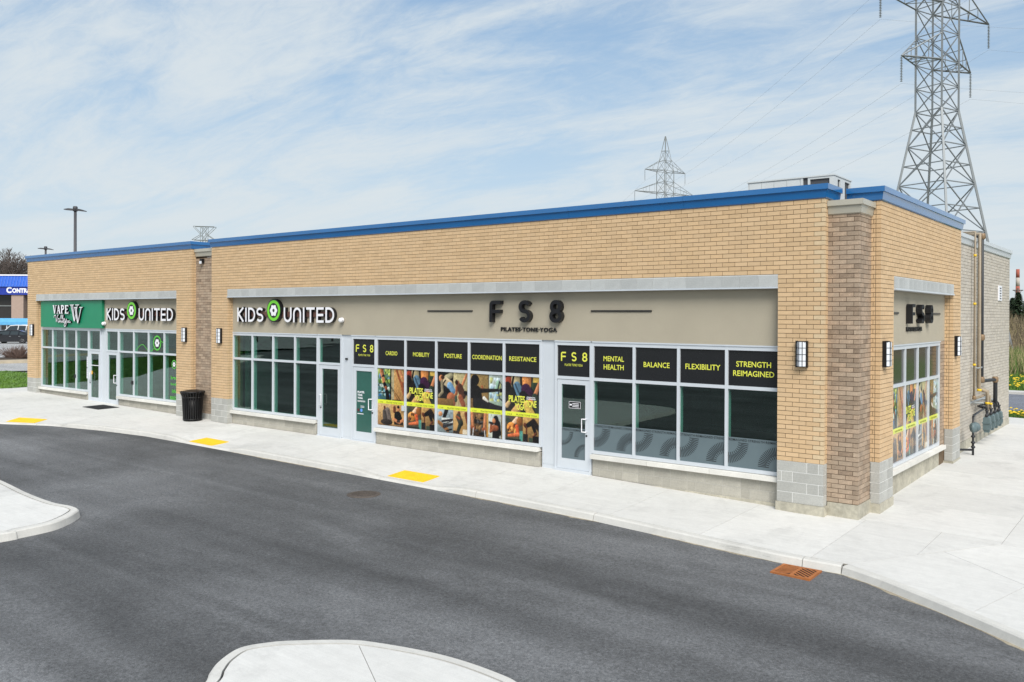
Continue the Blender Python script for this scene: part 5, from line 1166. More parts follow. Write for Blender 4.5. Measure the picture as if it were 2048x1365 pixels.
# ------------------------------------------------------------------ gas meters and pipes on the rear side wall
METER = mat('meter_grey_paint', (.105, .15, .16), .5, var=.12, vs=8); PIPE_T = mat('pipe_tan_paint', (.30, .245, .175), .55, var=.15, vs=6); PIPE_K = mat('pipe_black', (.02, .022, .026), .45, var=.2, vs=6); BRASS = mat('pipe_fitting', (.24, .16, .09), .5, metal=.2); TAPE = mat('yellow_tape', (.72, .48, .02), .5); GALV = mat('galvanised_strut', (.42, .45, .46), .45, metal=.4)
def onXp(px, py, X):
    d = FW + RT*((px-1024)/FPX) - UP*((py-CY)/FPX); t = (X-CAM.x)/d.x; return CAM+d*t
XW = XR+.012
def pipe(label, path, rad, m, parts=(), tapes=()):
    r = empty('gas_pipe', path[-1]); tag(r, label, 'pipe')
    b = MB(); b.tube(path, rad, 10); b.build('run', m, r).matrix_parent_inverse = Matrix.Translation(-Vector(path[-1]))
    for q in parts: b = MB(); b.lathe(Vector(q)-Vector((0, 0, rad*1.5)), [(rad*1.1, 0), (rad*1.45, rad*.6), (rad*1.45, rad*2.4), (rad*1.1, rad*3)], 10); b.build('elbow', BRASS, r).matrix_parent_inverse = Matrix.Translation(-Vector(path[-1]))
    for q in tapes: b = MB(); b.lathe(Vector(q)-Vector((0, 0, .03)), [(rad+.006, 0), (rad+.006, .06)], 10); b.build('yellow_band', TAPE, r).matrix_parent_inverse = Matrix.Translation(-Vector(path[-1]))
XM = .93
mets = []
for px, py in ((1974, 850), (1982.5, 849), (1988.5, 847), (1995, 844)): q = onXp(px, py, XM); mets.append(Vector((XM, q.y, 0)))
y0 = mets[0].y; mets = [Vector((XM, y0+.62*i, 0)) for i in range(4)]
ZM = .60
def ypx(px, X, py=650): return onXp(px, py, X).y
ya, yb, yc = ypx(1949.3, .70), ypx(1958.5, .74), ypx(1963.6, .74)
zt_ = 6.0
pipe('slim tan gas pipe with yellow bands running up the grey brick wall', [(.30, ya, zt_), (.70, ya, zt_), (.70, ya, 1.36), (.82, ya+.25, 1.40), (.82, mets[1].y-.1, 1.42), (.90, mets[1].y-.06, 1.35), (XM, mets[1].y-.06, 1.0)], .035, PIPE_T, [(.70, ya, 1.38)], [(.70, ya, 5.35), (.70, ya, 4.0), (.70, ya, 2.3), (XM, mets[1].y-.06, 1.14)])
pipe('thick tan gas pipe beside the black pipe on the grey brick wall', [(.25, yb, zt_-.02), (.74, yb, zt_-.02), (.74, yb, 1.66), (.76, yb+.06, 1.60), (.80, mets[0].y-.05, 1.58), (XM, mets[0].y+.02, 1.52), (XM, mets[0].y+.02, 1.0)], .055, PIPE_T, [], [(.79, mets[0].y-.35, 1.585), (XM, mets[0].y+.02, 1.2)])
pipe('black gas pipe with brass fittings running up the grey brick wall', [(.25, yc, zt_-.06), (.74, yc, zt_-.06), (.74, yc, 1.86), (.74, yc+.04, 1.80), (XM, mets[2].y, 1.80), (XM, mets[2].y+.02, 1.72), (XM, mets[2].y+.02, 1.0)], .058, PIPE_K, [(.74, yc, zt_-.06), (.74, yc, 3.05), (.74, yc, 1.84), (XM, mets[2].y, 1.80)])
for i, q in enumerate(mets):
    r = empty('gas_meter', (q.x, q.y, ZM-.17)); tag(r, ('grey gas meter directly beside the round gas regulator', 'second grey gas meter counted from the round regulator', 'third grey gas meter counted from the round regulator', 'grey gas meter at the row end farthest from the regulator')[i], 'gas meter', 'gas meters on the side wall')
    b = MB()
    for (z0, z1, w0, w1) in ((0, .02, .10, .115), (.02, .20, .115, .12), (.20, .235, .14, .14), (.235, .36, .12, .11), (.36, .40, .11, .06)):
        k = len(b.v); dp0, dp1 = w0*.75, w1*.75
        b.v += [(-dp0, -w0, z0), (dp0, -w0, z0), (dp0, w0, z0), (-dp0, w0, z0), (-dp1, -w1, z1), (dp1, -w1, z1), (dp1, w1, z1), (-dp1, w1, z1)]
        for f in ((3, 2, 1, 0), (4, 5, 6, 7), (0, 1, 5, 4), (1, 2, 6, 5), (2, 3, 7, 6), (3, 0, 4, 7)): b.face([k+n for n in f])
    b.box((.08, -.05, .06), (.11, .05, .16)); b.box((-.06, -.09, -.05), (.06, -.03, 0)); b.box((-.06, .03, -.05), (.06, .09, 0)); sub(b, 'body', METER)
    for s_ in (-.07, .07): b = MB(); b.lathe((0, s_, .38), [(.03, 0), (.042, .03), (.042, .07), (.028, .09), (.028, .16), (.04, .17), (.04, .2)], 10); sub(b, 'coupling', PIPE_K)
    b = MB(); b.tube([(0, -.07, .56), (0, -.07, .64), (-.03, -.10, .68), (-.22, -.16, .69)], .024, 8); sub(b, 'inlet', PIPE_K)
# service regulator with its riser
pg = onXp(1946, 901, XM); yg = pg.y; zg = G(XM, yg)
r = empty('gas_regulator', (XM, yg, zg)); tag(r, 'round gas regulator on a dark riser left of the meters', 'gas regulator')
b = MB(); b.tube([(0, 0, -.03), (0, 0, .98-zg)], .028, 8); b.tube([(0, 0, .98-zg), (0, .05, 1.02-zg), (-.05, mets[0].y-yg-.1, 1.06-zg), (-.22, mets[0].y-yg, 1.10-zg), (-.22, mets[3].y-yg-.1, 1.12-zg)], .030, 8); sub(b, 'riser', PIPE_K)
for z in (.18, .30, .46): b = MB(); b.lathe((0, 0, z), [(.03, 0), (.055, .02), (.055, .05), (.03, .07)], 10); sub(b, 'valve', PIPE_K)
b = MB(); b.lathe((0, 0, .72), [(.06, -.1), (.085, -.05), (.09, .03), (.07, .10), (.035, .14)], 14); b.lathe((0, .05, .72), [(.05, 0), (.06, .10), (.12, .13), (.135, .16), (.135, .2), (.10, .24), (.03, .27)], 16, 0, True, (Vector((1, 0, 0)), Vector((0, 0, 1)), Vector((0, 1, 0)))); b.lathe((0, 0, .72), [(.10, -.03), (.135, -.02), (.135, .02), (.09, .06), (.02, .08)], 16, 0, True, (Vector((0, 1, 0)), Vector((0, 0, 1)), Vector((1, 0, 0)))); sub(b, 'regulator_body', METER)
b = MB(); b.beam((0, 0, .14), (XW-XM, -.2, .14), .04); b.beam((XW-XM+.01, -.2, -.02), (XW-XM+.01, -.2, .30), .04); sub(b, 'wall_bracket', PIPE_K)
r = empty('meter_strut', (XW, mets[0].y, 1.05)); tag(r, 'galvanised strut frame carrying the gas meter manifold', 'bracket')
b = MB(); b.beam((0, -.6, .18), (0, 1.9, .18), .04); b.beam((0, -.4, .18), (.3, -.4, .18), .04); b.beam((0, 1.0, .18), (.3, 1.0, .18), .04); sub(b, 'strut', GALV)
b = MB(); b.beam((0, yb-.2-mets[0].y, 1.15), (.16, yb-.2-mets[0].y, 1.15), .03); b.beam((.15, yb-.25-mets[0].y, 1.15), (.15, yc+.15-mets[0].y, 1.15), .03); sub(b, 'pipe_clamp', GALV)
# wall louvre
q = onXp(1999, 587, XR); r = empty('wall_louvre', (XR, q.y, q.z-.24)); tag(r, 'white wall vent louvre high on the grey brick wall', 'vent')
b = MB(); b.box((0.0, -.28, 0), (.03, .28, .48)); sub(b, 'frame', WHITE_P)
for k in range(5): b = MB(); b.box((.03, -.13, .05+.082*k), (.034, .13, .09+.082*k)); sub(b, 'slot', BLACK_P)
# ------------------------------------------------------------------ transmission towers and wires
LAT = mat('galvanised_lattice', (.24, .26, .275), .55, metal=.35, var=.10, vs=.2); LATF = mat('weathered_lattice', (.20, .22, .22), .7, var=.1); WIRE = mat('conductor_wire', (.22, .23, .24), .6); INS = mat('insulator_glass', (.20, .22, .23), .4)
RTh = Vector((RT.x, RT.y, 0)).normalized(); FWh = Vector((FW.x, FW.y, 0)).normalized()
def tower(px, depth, base_z, ang, label, simple, scale=1.0, m=LAT):
    base = at(px, 636, depth); base.z = base_z
    r = empty('transmission_tower', base); tag(r, label, 'pylon', 'lattice transmission towers')
    a = (RTh*math.cos(ang)+FWh*math.sin(ang)); c = Vector((-a.y, a.x, 0))      # a: along the cross-arms
    def W(z): return (9.4+(2.6-9.4)*min(z/23.0, 1) if z < 23 else 2.6 if z < 37.4 else max(2.6*(45-z)/7.6, .12))*scale
    def P(i, z): s_ = [(-1, -1), (1, -1), (1, 1), (-1, 1)][i]; h = W(z)/2; return base+a*h*s_[0]+c*h*s_[1]+Vector((0, 0, z*scale))
    lv = [0, 6.5, 11.8, 16.2, 19.8, 23, 25.2, 27.4, 30, 32.6, 35, 37.4, 39.6, 41.8, 45]
    k = 1.0 if not simple else .75
    leg = lambda p, q, w_, nm: beam_obj(nm, p, q, w_*k*scale, m, r)
    br = MB()
    for i in range(4):
        leg(P(i, 0), P(i, 23), .18, 'leg'); leg(P(i, 23), P(i, 37.4), .15, 'leg'); leg(P(i, 37.4), P(i, 45), .11, 'leg')
    for z0, z1 in zip(lv[:-1], lv[1:]):
        for i in range(4):
            j = (i+1) % 4; w_ = .085 if z0 < 23 else .07
            segs = [(P(i, z0), P(j, z1)), (P(j, z0), P(i, z1)), (P(i, z1), P(j, z1))]
            if z0 < 20 and not simple:
                zm = (z0+z1)/2; mid = (P(i, zm)+P(j, zm))/2; segs += [(P(i, zm), mid), (P(j, zm), mid)]
            for p, q in segs:
                if simple: br.beam(p-base, q-base, w_*k*scale)
                else: beam_obj('brace', p, q, w_, m, r)
    if simple: br.build('bracing', m, r).matrix_parent_inverse = Matrix()
    tips = []
    for z, L_ in ((27.4, 4.0), (32.6, 7.0), (37.4, 4.3)):
        for sg in (-1, 1):
            ar = MB(); ids = (1, 2) if sg > 0 else (0, 3); tip = base+a*sg*(W(z)/2+L_*scale)+Vector((0, 0, z*scale)); tips.append((sg, z, tip))
            b0, b1 = P(ids[0], z), P(ids[1], z); t0, t1 = P(ids[0], z+2.4), P(ids[1], z+2.4)
            for p, q, w_ in ((b0, tip, .12), (b1, tip, .12), (t0, tip, .09), (t1, tip, .09)): ar.beam(p-base, q-base, w_*k*scale)
            for f in (.33, .62):
                q0, q1, u0, u1 = b0.lerp(tip, f), b1.lerp(tip, f), t0.lerp(tip, f), t1.lerp(tip, f)
                for p, q in ((q0, q1), (q0, u0), (q1, u1), (u0, u1), (b0 if f < .5 else b0.lerp(tip, .33), q1)): ar.beam(p-base, q-base, .055*k*scale)
            ar.build('cross_arm', m, r).matrix_parent_inverse = Matrix()
            s_ = MB(); pr = []; nI = 16
            for q in range(nI): pr += [(.035, -.12-2.3*q/nI), (.13*k, -.15-2.3*q/nI), (.035, -.19-2.3*q/nI)]
            s_.lathe(tip-base, [(rr*scale, h*scale) for rr, h in pr[::-1]], 8); s_.build('insulator_string', INS, r).matrix_parent_inverse = Matrix()
    return base, a, [(sg, z, t-Vector((0, 0, 2.5*scale))) for sg, z, t in tips], P(0, 45)
T1 = tower(1871, 80, -.3, R(31), 'large galvanised lattice pylon standing right behind the plaza', False)
T2 = tower(1329, 187, -2.3, R(30), 'slender lattice pylon rising behind the long blue coping', True, m=LATF)
def wire(p, q, sag, rad, label, n=18):
    b = MB(); pts = []
    for i in range(n+1): t = i/n; v = p.lerp(q, t); v.z -= sag*4*t*(1-t); pts.append(v)
    b.tube(pts, rad, 5); tag(b.build('power_line', WIRE), label, 'wire', 'overhead power lines')
side = {-1: 'plaza side', 1: 'outer side'}; lvl = {27.4: 'lower', 32.6: 'middle', 37.4: 'upper'}
dirn = (T1[0]-T2[0]).normalized()
for (sg, z, p), (sg2, z2, q) in zip(T1[2], T2[2]):
    wire(p, q, 1.6, .007, 'power line strung between the %s cross-arms of the two pylons, %s' % (lvl[z], side[sg]))
    far = q+(T2[0]-T1[0]).normalized()*170+Vector((-22 if sg < 0 else -16, 0, -3)); wire(q, far, 5, .009, 'power line leaving the %s cross-arm of the slender pylon, %s' % (lvl[z], side[sg]))
    nx = p+Vector((RTh.x*95, RTh.y*95, 0))+FWh*(-8)+Vector((0, 0, 5)); wire(p, nx, 4, .006, 'power line leaving the %s cross-arm of the large pylon, %s' % (lvl[z], side[sg]))
# small far tower seen over the gap between the bays
base = at(409.5, 630, 330); base.z = .4; dpx = 330/FPX
r = empty('transmission_tower', base); tag(r, 'tiny distant flat-topped pylon above the gap between the two bays', 'pylon', 'lattice transmission towers')
top = 3.6+(630-454)*dpx-.4; tw = MB()
def q2(px, py): return RTh*((px-409.5)*dpx)+Vector((0, 0, (630-py)*dpx+3.2))
for a_, b_ in (((403, 454), (402, 486)), ((414, 454), (413, 486)), ((388, 454), (430, 455)), ((388, 455), (402, 470)), ((430, 456), (414, 471)), ((402, 471), (385, 481)), ((414, 471), (428, 480)), ((386, 481), (430, 483)), ((403, 455), (413, 470)), ((414, 455), (402, 470)), ((402, 471), (413, 486)), ((413, 471), (402, 486)), ((402, 486), (394, 640)), ((413, 486), (422, 640)), ((402, 486), (418, 560)), ((413, 486), (398, 560)), ((398, 560), (422, 640)), ((418, 560), (394, 640))): 
    for off in (-1.1, 1.1): tw.beam(q2(*a_)+FWh*off, q2(*b_)+FWh*off, .16)
tw.build('lattice', LATF, r).matrix_parent_inverse = Matrix()

# ------------------------------------------------------------------ car park lamp posts
LP = mat('bronze_pole_paint', (.055, .055, .062), .5, var=.1)
def lamp(px, pytop, depth, label, span):
    base = at(px, 640, depth); base.z = G(base.x, base.y)-.1; topz = CAM.z+(631-pytop)*depth/FPX
    r = empty('lamp_post', base); tag(r, label, 'lamp post', 'twin-head car park lamp posts'); h = topz-base.z
    def part(b, nm): b.build(nm, LP, r).matrix_parent_inverse = Matrix()
    b = MB(); b.tube([(0, 0, 0), (0, 0, h)], [.13, .10], 8); part(b, 'pole'); b = MB(); b.lathe((0, 0, 0), [(.3, 0), (.3, .7), (.25, .75)], 12); part(b, 'footing')
    for sg in (-1, 1):
        b = MB(); p = RTh*(sg*.12)+Vector((0, 0, h-.28)); q = RTh*(sg*span*.5)+Vector((0, 0, h-.22-.12*(sg > 0))); u = FWh
        k = len(b.v)
        for e, ww, th in ((p, .10, .14), (p.lerp(q, .45), .19, .13), (q, .17, .05)):
            for i, j in ((-1, 0), (1, 0), (1, 1), (-1, 1)): b.v.append(tuple(e+u*ww*i+Vector((0, 0, th*j))))
        for t in range(2):
            for i in range(4): b.face([k+t*4+i, k+t*4+(i+1) % 4, k+(t+1)*4+(i+1) % 4, k+(t+1)*4+i])
        b.face([k, k+1, k+2, k+3]); b.face([k+8, k+9, k+10, k+11]); part(b, 'lamp_head')
    b = MB(); b.lathe((0, 0, h-.32), [(.16, 0), (.16, .30), (.12, .36)], 10); part(b, 'hub')
lamp(150, 417, 62, 'tall twin-head lamp post rising behind the small bay roof', 1.5); lamp(91, 497, 90, 'short-looking twin-head lamp post just above the roof end', 1.5)

# ------------------------------------------------------------------ store at the far left
ST_BLUE = mat('store_blue_metal', (.02, .11, .52), .35, var=.08, coat=.2); ST_NAVY = mat('store_navy', (.012, .035, .30), .45); ST_TAN = mat('store_tan_stucco', (.36, .27, .22), .9, var=.08); ST_DARK = mat('store_dark_glazing', (.03, .028, .028), .15); CANOPY = mat('sky_blue_canopy', (.10, .36, .62), .4)
D = 128; s0 = at(-60, 627, D); s1 = at(80, 627, D); dx = (s1-s0); dx.z = 0; Ls = dx.length; ex = dx.normalized(); ny = Vector((ex.y, -ex.x, 0))
if ny.dot(CAM-s0) < 0: ny = -ny
org = Vector((s0.x, s0.y, .45)); zpx = lambda py: CAM.z+(627.6-py)*D/FPX-.45; upx = lambda px: (px+60)/140*Ls
r = empty('big_box_store', org); tag(r, 'distant big box store with blue metal canopy and white lettering', 'building')
Fst = lambda u, d, z: tuple(ex*u+ny*d+Vector((0, 0, z)))
def sbox(b, u0, u1, d0, d1, z0, z1, mi=0):
    b.prism([(u0, z0), (u1, z0), (u1, z1), (u0, z1)], lambda u, v, d: Fst(u, d, v), d0, d1, mi)
def sp_(b, nm, m): b.build(nm, m, r, recalc=True).matrix_parent_inverse = Matrix()
b = MB(); sbox(b, -6, Ls+6, -20, -1.2, 0, zpx(590)); sp_(b, 'wall', ST_TAN)
b = MB(); sbox(b, -6, Ls+6, -1.2, .5, zpx(590), zpx(574)); sp_(b, 'fascia', ST_NAVY)
b = MB(); b.prism([(.5, zpx(574)), (.7, zpx(574)), (.1, zpx(552)), (-1.2, zpx(552)), (-1.2, zpx(574))], lambda u, v, s_: Fst(s_, u, v), -6, Ls+6); sp_(b, 'metal_roof', ST_BLUE)
for i in range(24): u = i*Ls/23; b = MB(); b.beam(Fst(u, .72, zpx(574)), Fst(u, .12, zpx(552)), .09); sp_(b, 'seam', ST_BLUE)
b = MB(); sbox(b, -6, Ls+6, -1.2, .25, zpx(552), zpx(549.5)); sp_(b, 'roof_trim', WHITE_P)
for p0, p1 in ((-60, -25), (25, 49), (75, 85)): b = MB(); sbox(b, upx(p0), upx(p1), -1.1, .3, 0, zpx(590)); sp_(b, 'column', ST_TAN)
for p0, p1 in ((-24, 24), (50, 74)): b = MB(); sbox(b, upx(p0), upx(p1), -1.15, -.9, .0, zpx(592)); sp_(b, 'shopfront', ST_DARK); b = MB(); sbox(b, upx(p0), upx(p1), -.9, -.85, zpx(613), zpx(611)); sp_(b, 'transom', LATF)
b = MB(); put_text(b, Fst, 'C', upx(17), zpx(587), upx(27.5)-upx(17), zpx(574.5)-zpx(587), .56, 0, .05); put_text(b, Fst, 'ONTRACTOR', upx(28.5), zpx(586.5), upx(28.5+66)-upx(28.5), zpx(577)-zpx(586.5), .56, 0, .05); sp_(b, 'lettering', WHITE_P)
# cart shelter
D = 112; c0 = at(-30, 640, D); c1 = at(70, 640, D); ex = (c1-c0); ex.z = 0; Lc = ex.length; ex.normalize(); ny = Vector((ex.y, -ex.x, 0)); ny = ny if ny.dot(CAM-c0) > 0 else -ny
org = Vector((c0.x, c0.y, .45)); zpx = lambda py: CAM.z+(627.6-py)*D/FPX-.45
r = empty('cart_shelter', org); tag(r, 'long sky blue shelter roof on posts before the distant store', 'shelter')
Fst = (lambda e_, n_: (lambda u, d, z: tuple(e_*u+n_*d+Vector((0, 0, z)))))(ex.copy(), ny.copy())
b = MB(); b.prism([(-.9, zpx(651)), (.9, zpx(650)), (.9, zpx(644)), (.3, zpx(637)), (-.9, zpx(637))], lambda u, v, s_: Fst(s_, u, v), 0, Lc); sp_(b, 'roof', CANOPY)
for u in (.2, Lc*.25, Lc*.5, Lc*.75, Lc-.2):
    for d in (-.7, .7): b = MB(); b.beam(Fst(u, d, 0), Fst(u, d, zpx(650)), .1); sp_(b, 'post', STEEL_LT)
b = MB()
for i in range(5):
    u = Lc*.30+.55*i
    for z in (.55, .75, .95): b.beam(Fst(u, -.2, z), Fst(u+.5, -.2, z+.05), .03); b.beam(Fst(u, .4, z), Fst(u+.5, .4, z+.05), .03)
    b.beam(Fst(u, -.2, .1), Fst(u, -.2, 1.0), .03); b.beam(Fst(u, .4, .1), Fst(u, .4, 1.0), .03); b.beam(Fst(u, -.2, 1.0), Fst(u, .4, 1.0), .03)
sp_(b, 'cart_rail', STEEL_LT)

# ------------------------------------------------------------------ cars
CGL = mat('car_glass', (.02, .03, .035), .05, coat=.5); TYRE = mat('tyre_rubber', (.015, .015, .016), .85); RIMM = mat('alloy_rim', (.45, .46, .48), .3, metal=.7); LAMPW = mat('head_lamp', (.6, .62, .65), .1, coat=.5); LAMPR = mat('tail_lamp', (.35, .01, .01), .2, coat=.5)
def car(loc, rot, paint, label, suv, nm):
    r = empty(nm, loc); r.rotation_euler = (0, 0, rot); tag(r, label, 'car')
    L_, W_, H_ = (4.7, 1.86, 1.72) if suv else (4.85, 1.84, 1.45)
    def P_(b, n_, m, par=None): o = b.build(n_, m, par or r, recalc=True); o.matrix_parent_inverse = Matrix(); return o
    low = [(-L_/2, .55), (-L_/2+.03, .80), (-L_/2+.25, .93), (-L_*.30, 1.00 if not suv else 1.06), (L_*.18, 1.02 if not suv else 1.10), (L_*.46, .98 if not suv else 1.12), (L_/2-.02, .85), (L_/2, .5), (L_/2-.1, .26), (-L_/2+.12, .24)]
    b = MB(); k = 0; secs = ((-W_/2, .06, .90), (-W_/2+.06, .0, 1.0), (W_/2-.06, .0, 1.0), (W_/2, .06, .90))
    n = len(low); cz = .6
    for y, ins, sz in secs: b.v += [(x*(1-ins*.25), y, cz+(z-cz)*sz) for x, z in low]
    for q in range(3):
        for i in range(n): b.face([q*n+i, q*n+(i+1) % n, (q+1)*n+(i+1) % n, (q+1)*n+i], 0, True)
    b.face(list(range(n))); b.face(list(range(3*n, 4*n))); body = P_(b, 'body', paint)
    zb = 1.0 if not suv else 1.08
    ro = [(-L_*.20, H_-.06), (-L_*.05, H_), (L_*.16, H_-.02), (L_*(.27 if not suv else .40), H_-.14)]; bo = [(-L_*.33, zb-.04), (L_*(.40 if not suv else .47), zb-.03)]
    def cab(sc_, w0, w1, ins=0):
        b = MB(); pts = [bo[0]]+ro+[bo[1]]; pts = [(x*sc_, z-ins) for x, z in pts]; n = len(pts)
        for s_ in (-1, 1): b.v += [(x, s_*((w0 if i in (0, n-1) else w1)/2), z) for i, (x, z) in enumerate(pts)]
        for i in range(n-1): b.face([i, i+1, n+i+1, n+i], 0, True)
        b.face(list(range(n))); b.face(list(range(n, 2*n))); b.face([n-1, 0, n, 2*n-1]); return b
    P_(cab(.985, W_*.90, W_*.72, .02), 'windows', CGL)
    b = MB(); t = .05
    for s_ in (-1, 1):
        e = lambda i: (ro[i][0], s_*W_*.365, ro[i][1]+.005); f = lambda i: (bo[i][0], s_*W_*.455, bo[i][1])
        for p, q in ((f(0), e(0)), (e(0), e(1)), (e(1), e(2)), (e(2), e(3)), (e(3), f(1)), ((0, s_*W_*.46, zb), (.05, s_*W_*.37, H_-.02)), ((L_*.2, s_*W_*.46, zb), (L_*.2, s_*W_*.37, H_-.05))): b.beam(p, q, .075)
    P_(b, 'pillars', paint)
    b = MB(); k = len(b.v)
    for i in range(4):
        for s_ in (-1, 1): b.v.append((ro[i][0], s_*W_*.36, ro[i][1]+.01))
    for i in range(3): b.face([2*i, 2*i+1, 2*i+3, 2*i+2], 0, True)
    P_(b, 'roof', paint)
    for x in (-L_*.30, L_*.29):
        for s_ in (-1, 1):
            b = MB(); ax = (Vector((1, 0, 0)), Vector((0, 0, 1)), Vector((0, s_, 0))); rw = .36 if suv else .33
            b.lathe((x, s_*(W_/2-.20), rw), [(rw*.7, 0), (rw, .03), (rw, .19), (rw*.9, .215), (rw*.68, .21)], 20, 0, True, ax); wh = P_(b, 'wheel', TYRE)
            b = MB(); b.lathe((x, s_*(W_/2-.20), rw), [(rw*.66, .0), (rw*.66, .215), (rw*.55, .20), (rw*.15, .205), (rw*.1, .22)], 16, 0, True, ax); P_(b, 'rim', RIMM, wh)
    for s_ in (-1, 1):
        b = MB(); b.box((-L_/2-.005, s_*.5-.17, .66), (-L_/2+.18, s_*.5+.17, .80)); P_(b, 'headlight', LAMPW)
        b = MB(); b.box((L_/2-.15, s_*.55-.2, .78), (L_/2+.005, s_*.55+.2, .92)); P_(b, 'tail_light', LAMPR)
        b = MB(); b.box((-L_*.19, s_*(W_/2-.02), zb-.02), (-L_*.15, s_*(W_/2+.16), zb+.12)); P_(b, 'wing_mirror', paint)
        for x in (0, L_*.2): b = MB(); b.box((x+.05, s_*(W_/2-.03), .82), (x+.24, s_*(W_/2+.008), .85)); P_(b, 'door_handle', RIMM)
    b = MB(); b.box((-L_/2-.006, -.35, .42), (-L_/2+.1, .35, .60)); P_(b, 'grille', BLACK_M)
    return r
CP_K = mat('black_car_paint', (.008, .008, .012), .2, coat=.8, var=0); CP_W = mat('white_car_paint', (.72, .73, .74), .25, coat=.7, var=0)
p = at(30, 689, 92); zc1 = CAM.z-(688.5-627.7)*92/FPX
d92 = math.atan2(RTh.y, RTh.x)
p = at(27, 640, 92); car((p.x, p.y, zc1), d92+.02, CP_K, 'black sedan parked across the road before the distant store', False, 'parked_car')
p = at(44, 640, 97); zc2 = CAM.z-(651-627.7)*97/FPX-1.72; car((p.x, p.y, max(zc2, zc1+.0)), d92-.03, CP_W, 'white estate car parked behind the black sedan', True, 'parked_car')
p = (-14.2, -17.6); car((-24.5, -12.5, G(-24.5, -12.5)-RD), .15, CP_K, 'dark car on the lot mirrored in the strength windows', True, 'parked_car')

# ------------------------------------------------------------------ vegetation
BARK = mat('bare_twig_bark', (.105, .085, .075), .9, var=.2, vs=1); TWIG = mat('reddish_twigs', (.16, .105, .085), .9, var=.2); NEED = mat('conifer_needles', (.028, .055, .022), .85, var=.35, vs=.7)
def bare_tree(seed, h):
    rnd = random.Random(seed); tr, tw = MB(), MB()
    def grow(p, d, L_, rad, lev):
        q = p+d*L_; mid = p.lerp(q, .5)+Vector((rnd.gauss(0, .04), rnd.gauss(0, .04), 0))*L_
        if lev <= 1: tr.tube([p, mid, q], [rad, rad*.85, rad*.7], 6)
        else: tw.tube([p, mid, q], [rad, rad*.8, rad*.55], 3, caps=False)
        if lev >= 6: return
        for _ in range(3 if lev else 5):
            ax = Vector((rnd.gauss(0, 1), rnd.gauss(0, 1), rnd.gauss(0, .4))); nd_ = (d+ax*.42+Vector((0, 0, .12))).normalized()
            grow(p.lerp(q, rnd.uniform(.55, 1)), nd_, L_*rnd.uniform(.58, .80), max(rad*.6, .018), lev+1)
    grow(Vector((0, 0, 0)), Vector((0, 0, 1)), h*.27, h*.017, 0)
    a, b = tr.build('trunk', BARK), tw.build('crown', BARK); col.objects.unlink(a); col.objects.unlink(b); return a.data, b.data
TM = [bare_tree(i, 11) for i in (3, 8)]
def put_tree(loc, sc_, rot, k, label, group):
    r = empty('bare_tree', loc); r.scale = (sc_,)*3; r.rotation_euler = (0, 0, rot); tag(r, label, 'tree', group)
    for nm, me in zip(('trunk', 'crown'), TM[k]): o = bpy.data.objects.new(nm, me); col.objects.link(o); o.parent = r
for i, (px, top, dd) in enumerate(((-20, 522, 178), (6, 519, 172), (24, 521, 180), (40, 517, 170), (58, 522, 176), (75, 524, 184))):
    p = at(px, 630, dd); hh = CAM.z+(628-top)*dd/FPX-.5; put_tree((p.x, p.y, .4), hh/7.3, i*1.3, i % 2, 'leafless tree standing behind the distant blue store', 'bare trees behind the store')
for i, (x, y) in enumerate(((-104, -60), (-110, -67), (-100, -71), (-118, -60))): put_tree((x, y, -.5), .8+.1*i, i*2.1, i % 2, 'leafless tree beyond the lot, mirrored in the dark windows', 'bare trees beyond the lot')
p = Vector((-60.0, 9.6, G(-60, 9.6)+.0)); r = empty('twiggy_shrub', p); tag(r, 'low leafless reddish shrub by the far pavement', 'shrub')
b = MB(); rnd = random.Random(5)
for _ in range(420):
    x0 = rnd.uniform(-1.2, 1.2); y0 = rnd.uniform(-.5, .5); a = Vector((x0+rnd.gauss(0, .45), y0+rnd.gauss(0, .4), rnd.uniform(.35, 1.0)*(1-.25*abs(x0)))); b.tube([(x0*.8, y0*.8, 0), Vector((x0, y0, 0)).lerp(a, .5)+Vector((rnd.gauss(0, .05), rnd.gauss(0, .05), .05)), a], [.014, .011, .007], 3, caps=False)
b.build('stems', TWIG, r).matrix_parent_inverse = Matrix()
b = MB(); b.lathe((0, 0, -.05), [(2.0, 0), (1.7, .07), (.2, .1)], 20); b.build('soil_bed', mat('dark_mulch', (.05, .035, .025), .95, var=.3, vs=4), r).matrix_parent_inverse = Matrix()
# conifers on the hill
def conifer(loc, h, seed):
    rnd = random.Random(seed); r = empty('conifer_tree', loc); tag(r, 'dark green conifer on the scrub hill behind the plaza', 'tree', 'conifers on the hill')
    b = MB(); b.tube([(0, 0, 0), (0, 0, h)], [h*.03, .02], 6); b.build('trunk', BARK, r).matrix_parent_inverse = Matrix()
    b = MB()
    for lv_ in range(26):
        z = h*(.06+.94*lv_/26); rad = h*.34*(1-lv_/26)**.85+.1
        for k in range(11):
            an = rnd.random()*6.283; L_ = rad*rnd.uniform(.65, 1.1); dr = Vector((math.cos(an), math.sin(an), -.18)); sd = Vector((-math.sin(an), math.cos(an), 0))
            for q in range(7):
                t = (q+.4)/7; c = Vector((0, 0, z))+dr*L_*t; w_ = .16*h/6*(1.15-t)+.05; n = len(b.v); tip = c+dr*.35+Vector((0, 0, rnd.uniform(-.12, .12)))
                b.v += [tuple(c+sd*w_), tuple(c-sd*w_), tuple(tip)]; b.face([n, n+1, n+2])
                n = len(b.v); b.v += [tuple(c), tuple(c+Vector((0, 0, .12))+sd*w_*.4), tuple(c+sd*rnd.choice((-1, 1))*w_*1.8+dr*.15)]; b.face([n, n+1, n+2])
    b.build('crown', NEED, r).matrix_parent_inverse = Matrix()
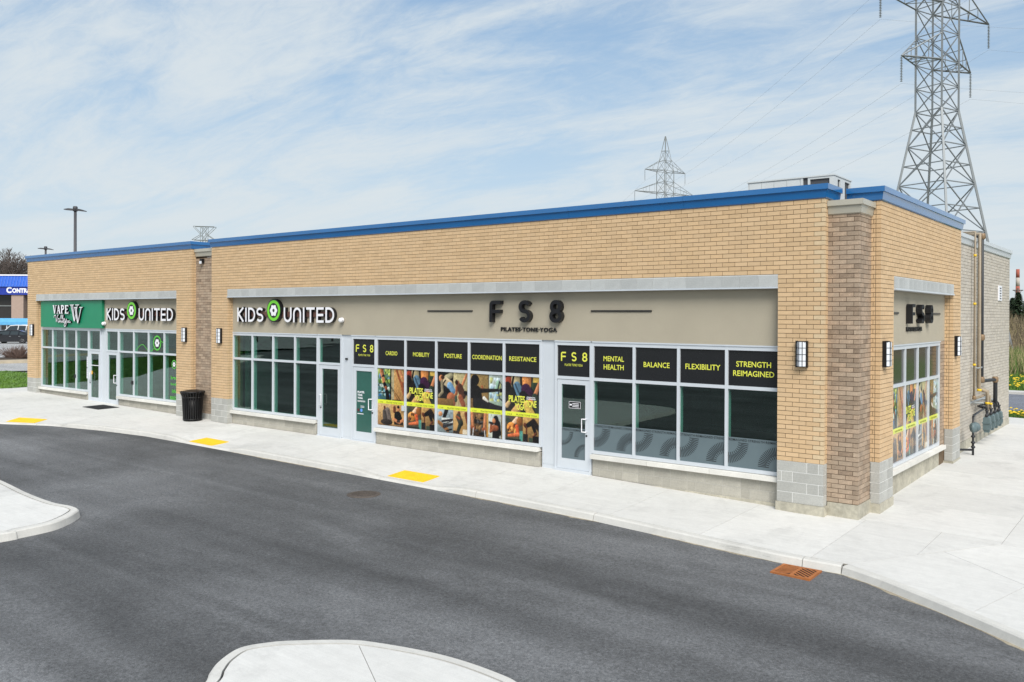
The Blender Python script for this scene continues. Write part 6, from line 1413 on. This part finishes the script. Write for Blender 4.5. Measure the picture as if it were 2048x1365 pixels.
for i, (px, dd, h) in enumerate(((2036, 118, 4.4), (2056, 124, 3.8), (2025, 132, 3.4), (2076, 120, 3.6), (2010, 140, 3.6), (1990, 138, 3.2))):
    p = at(px, 640, dd); conifer((p.x, p.y, .1+hill(p.x, p.y)-.1), h, 40+i)
# chimney, utility pole, rail
p = at(2035, 637, 1500); r = empty('chimney_stack', (p.x, p.y, 0)); tag(r, 'far red and white banded chimney stack above the conifer', 'chimney')
CH_R = mat('stack_red', (.36, .10, .07), .9); CH_W = mat('stack_pale', (.45, .40, .36), .9)
hgt = CAM.z+(637-539)*1500/FPX
for k in range(6):
    b = MB(); z0, z1 = hgt*k/6, hgt*(k+1)/6; b.lathe((0, 0, 0), [(3.9-1.1*k/6, z0), (3.9-1.1*(k+1)/6, z1)], 18); b.build('band', CH_R if k % 2 else CH_W, r).matrix_parent_inverse = Matrix()
p = at(2035.5, 637, 125); r = empty('utility_pole', (p.x, p.y, hill(p.x, p.y)-.2)); tag(r, 'thin wooden utility pole with crossarm by the conifer', 'utility pole')
hp = CAM.z+(637-577)*125/FPX-(hill(p.x, p.y)-.2); b = MB(); b.tube([(0, 0, 0), (0, 0, hp)], [.14, .1], 7); b.build('pole', BARK, r).matrix_parent_inverse = Matrix()
b = MB(); b.beam(RTh*-.75+Vector((0, 0, hp-.3)), RTh*.75+Vector((0, 0, hp-.3)), .1); b.beam(RTh*-.55+Vector((0, 0, hp-.3)), Vector((0, 0, hp-1.1)), .05); b.beam(RTh*.55+Vector((0, 0, hp-.3)), Vector((0, 0, hp-1.1)), .05); b.build('crossarm', BARK, r).matrix_parent_inverse = Matrix()
p = at(2035, 705, 82); r = empty('guard_rail', (p.x, p.y, .1)); tag(r, 'thin dark guard rail at the foot of the scrub hill', 'rail')
b = MB(); b.beam((-14, 0, 0.5), (8, 0, .5), .12); b.build('rail', BLACK_M, r).matrix_parent_inverse = Matrix()
for k in range(8): b = MB(); b.beam((-13+2.8*k, 0, -.3), (-13+2.8*k, 0, .5), .1); b.build('post', BLACK_M, r).matrix_parent_inverse = Matrix()
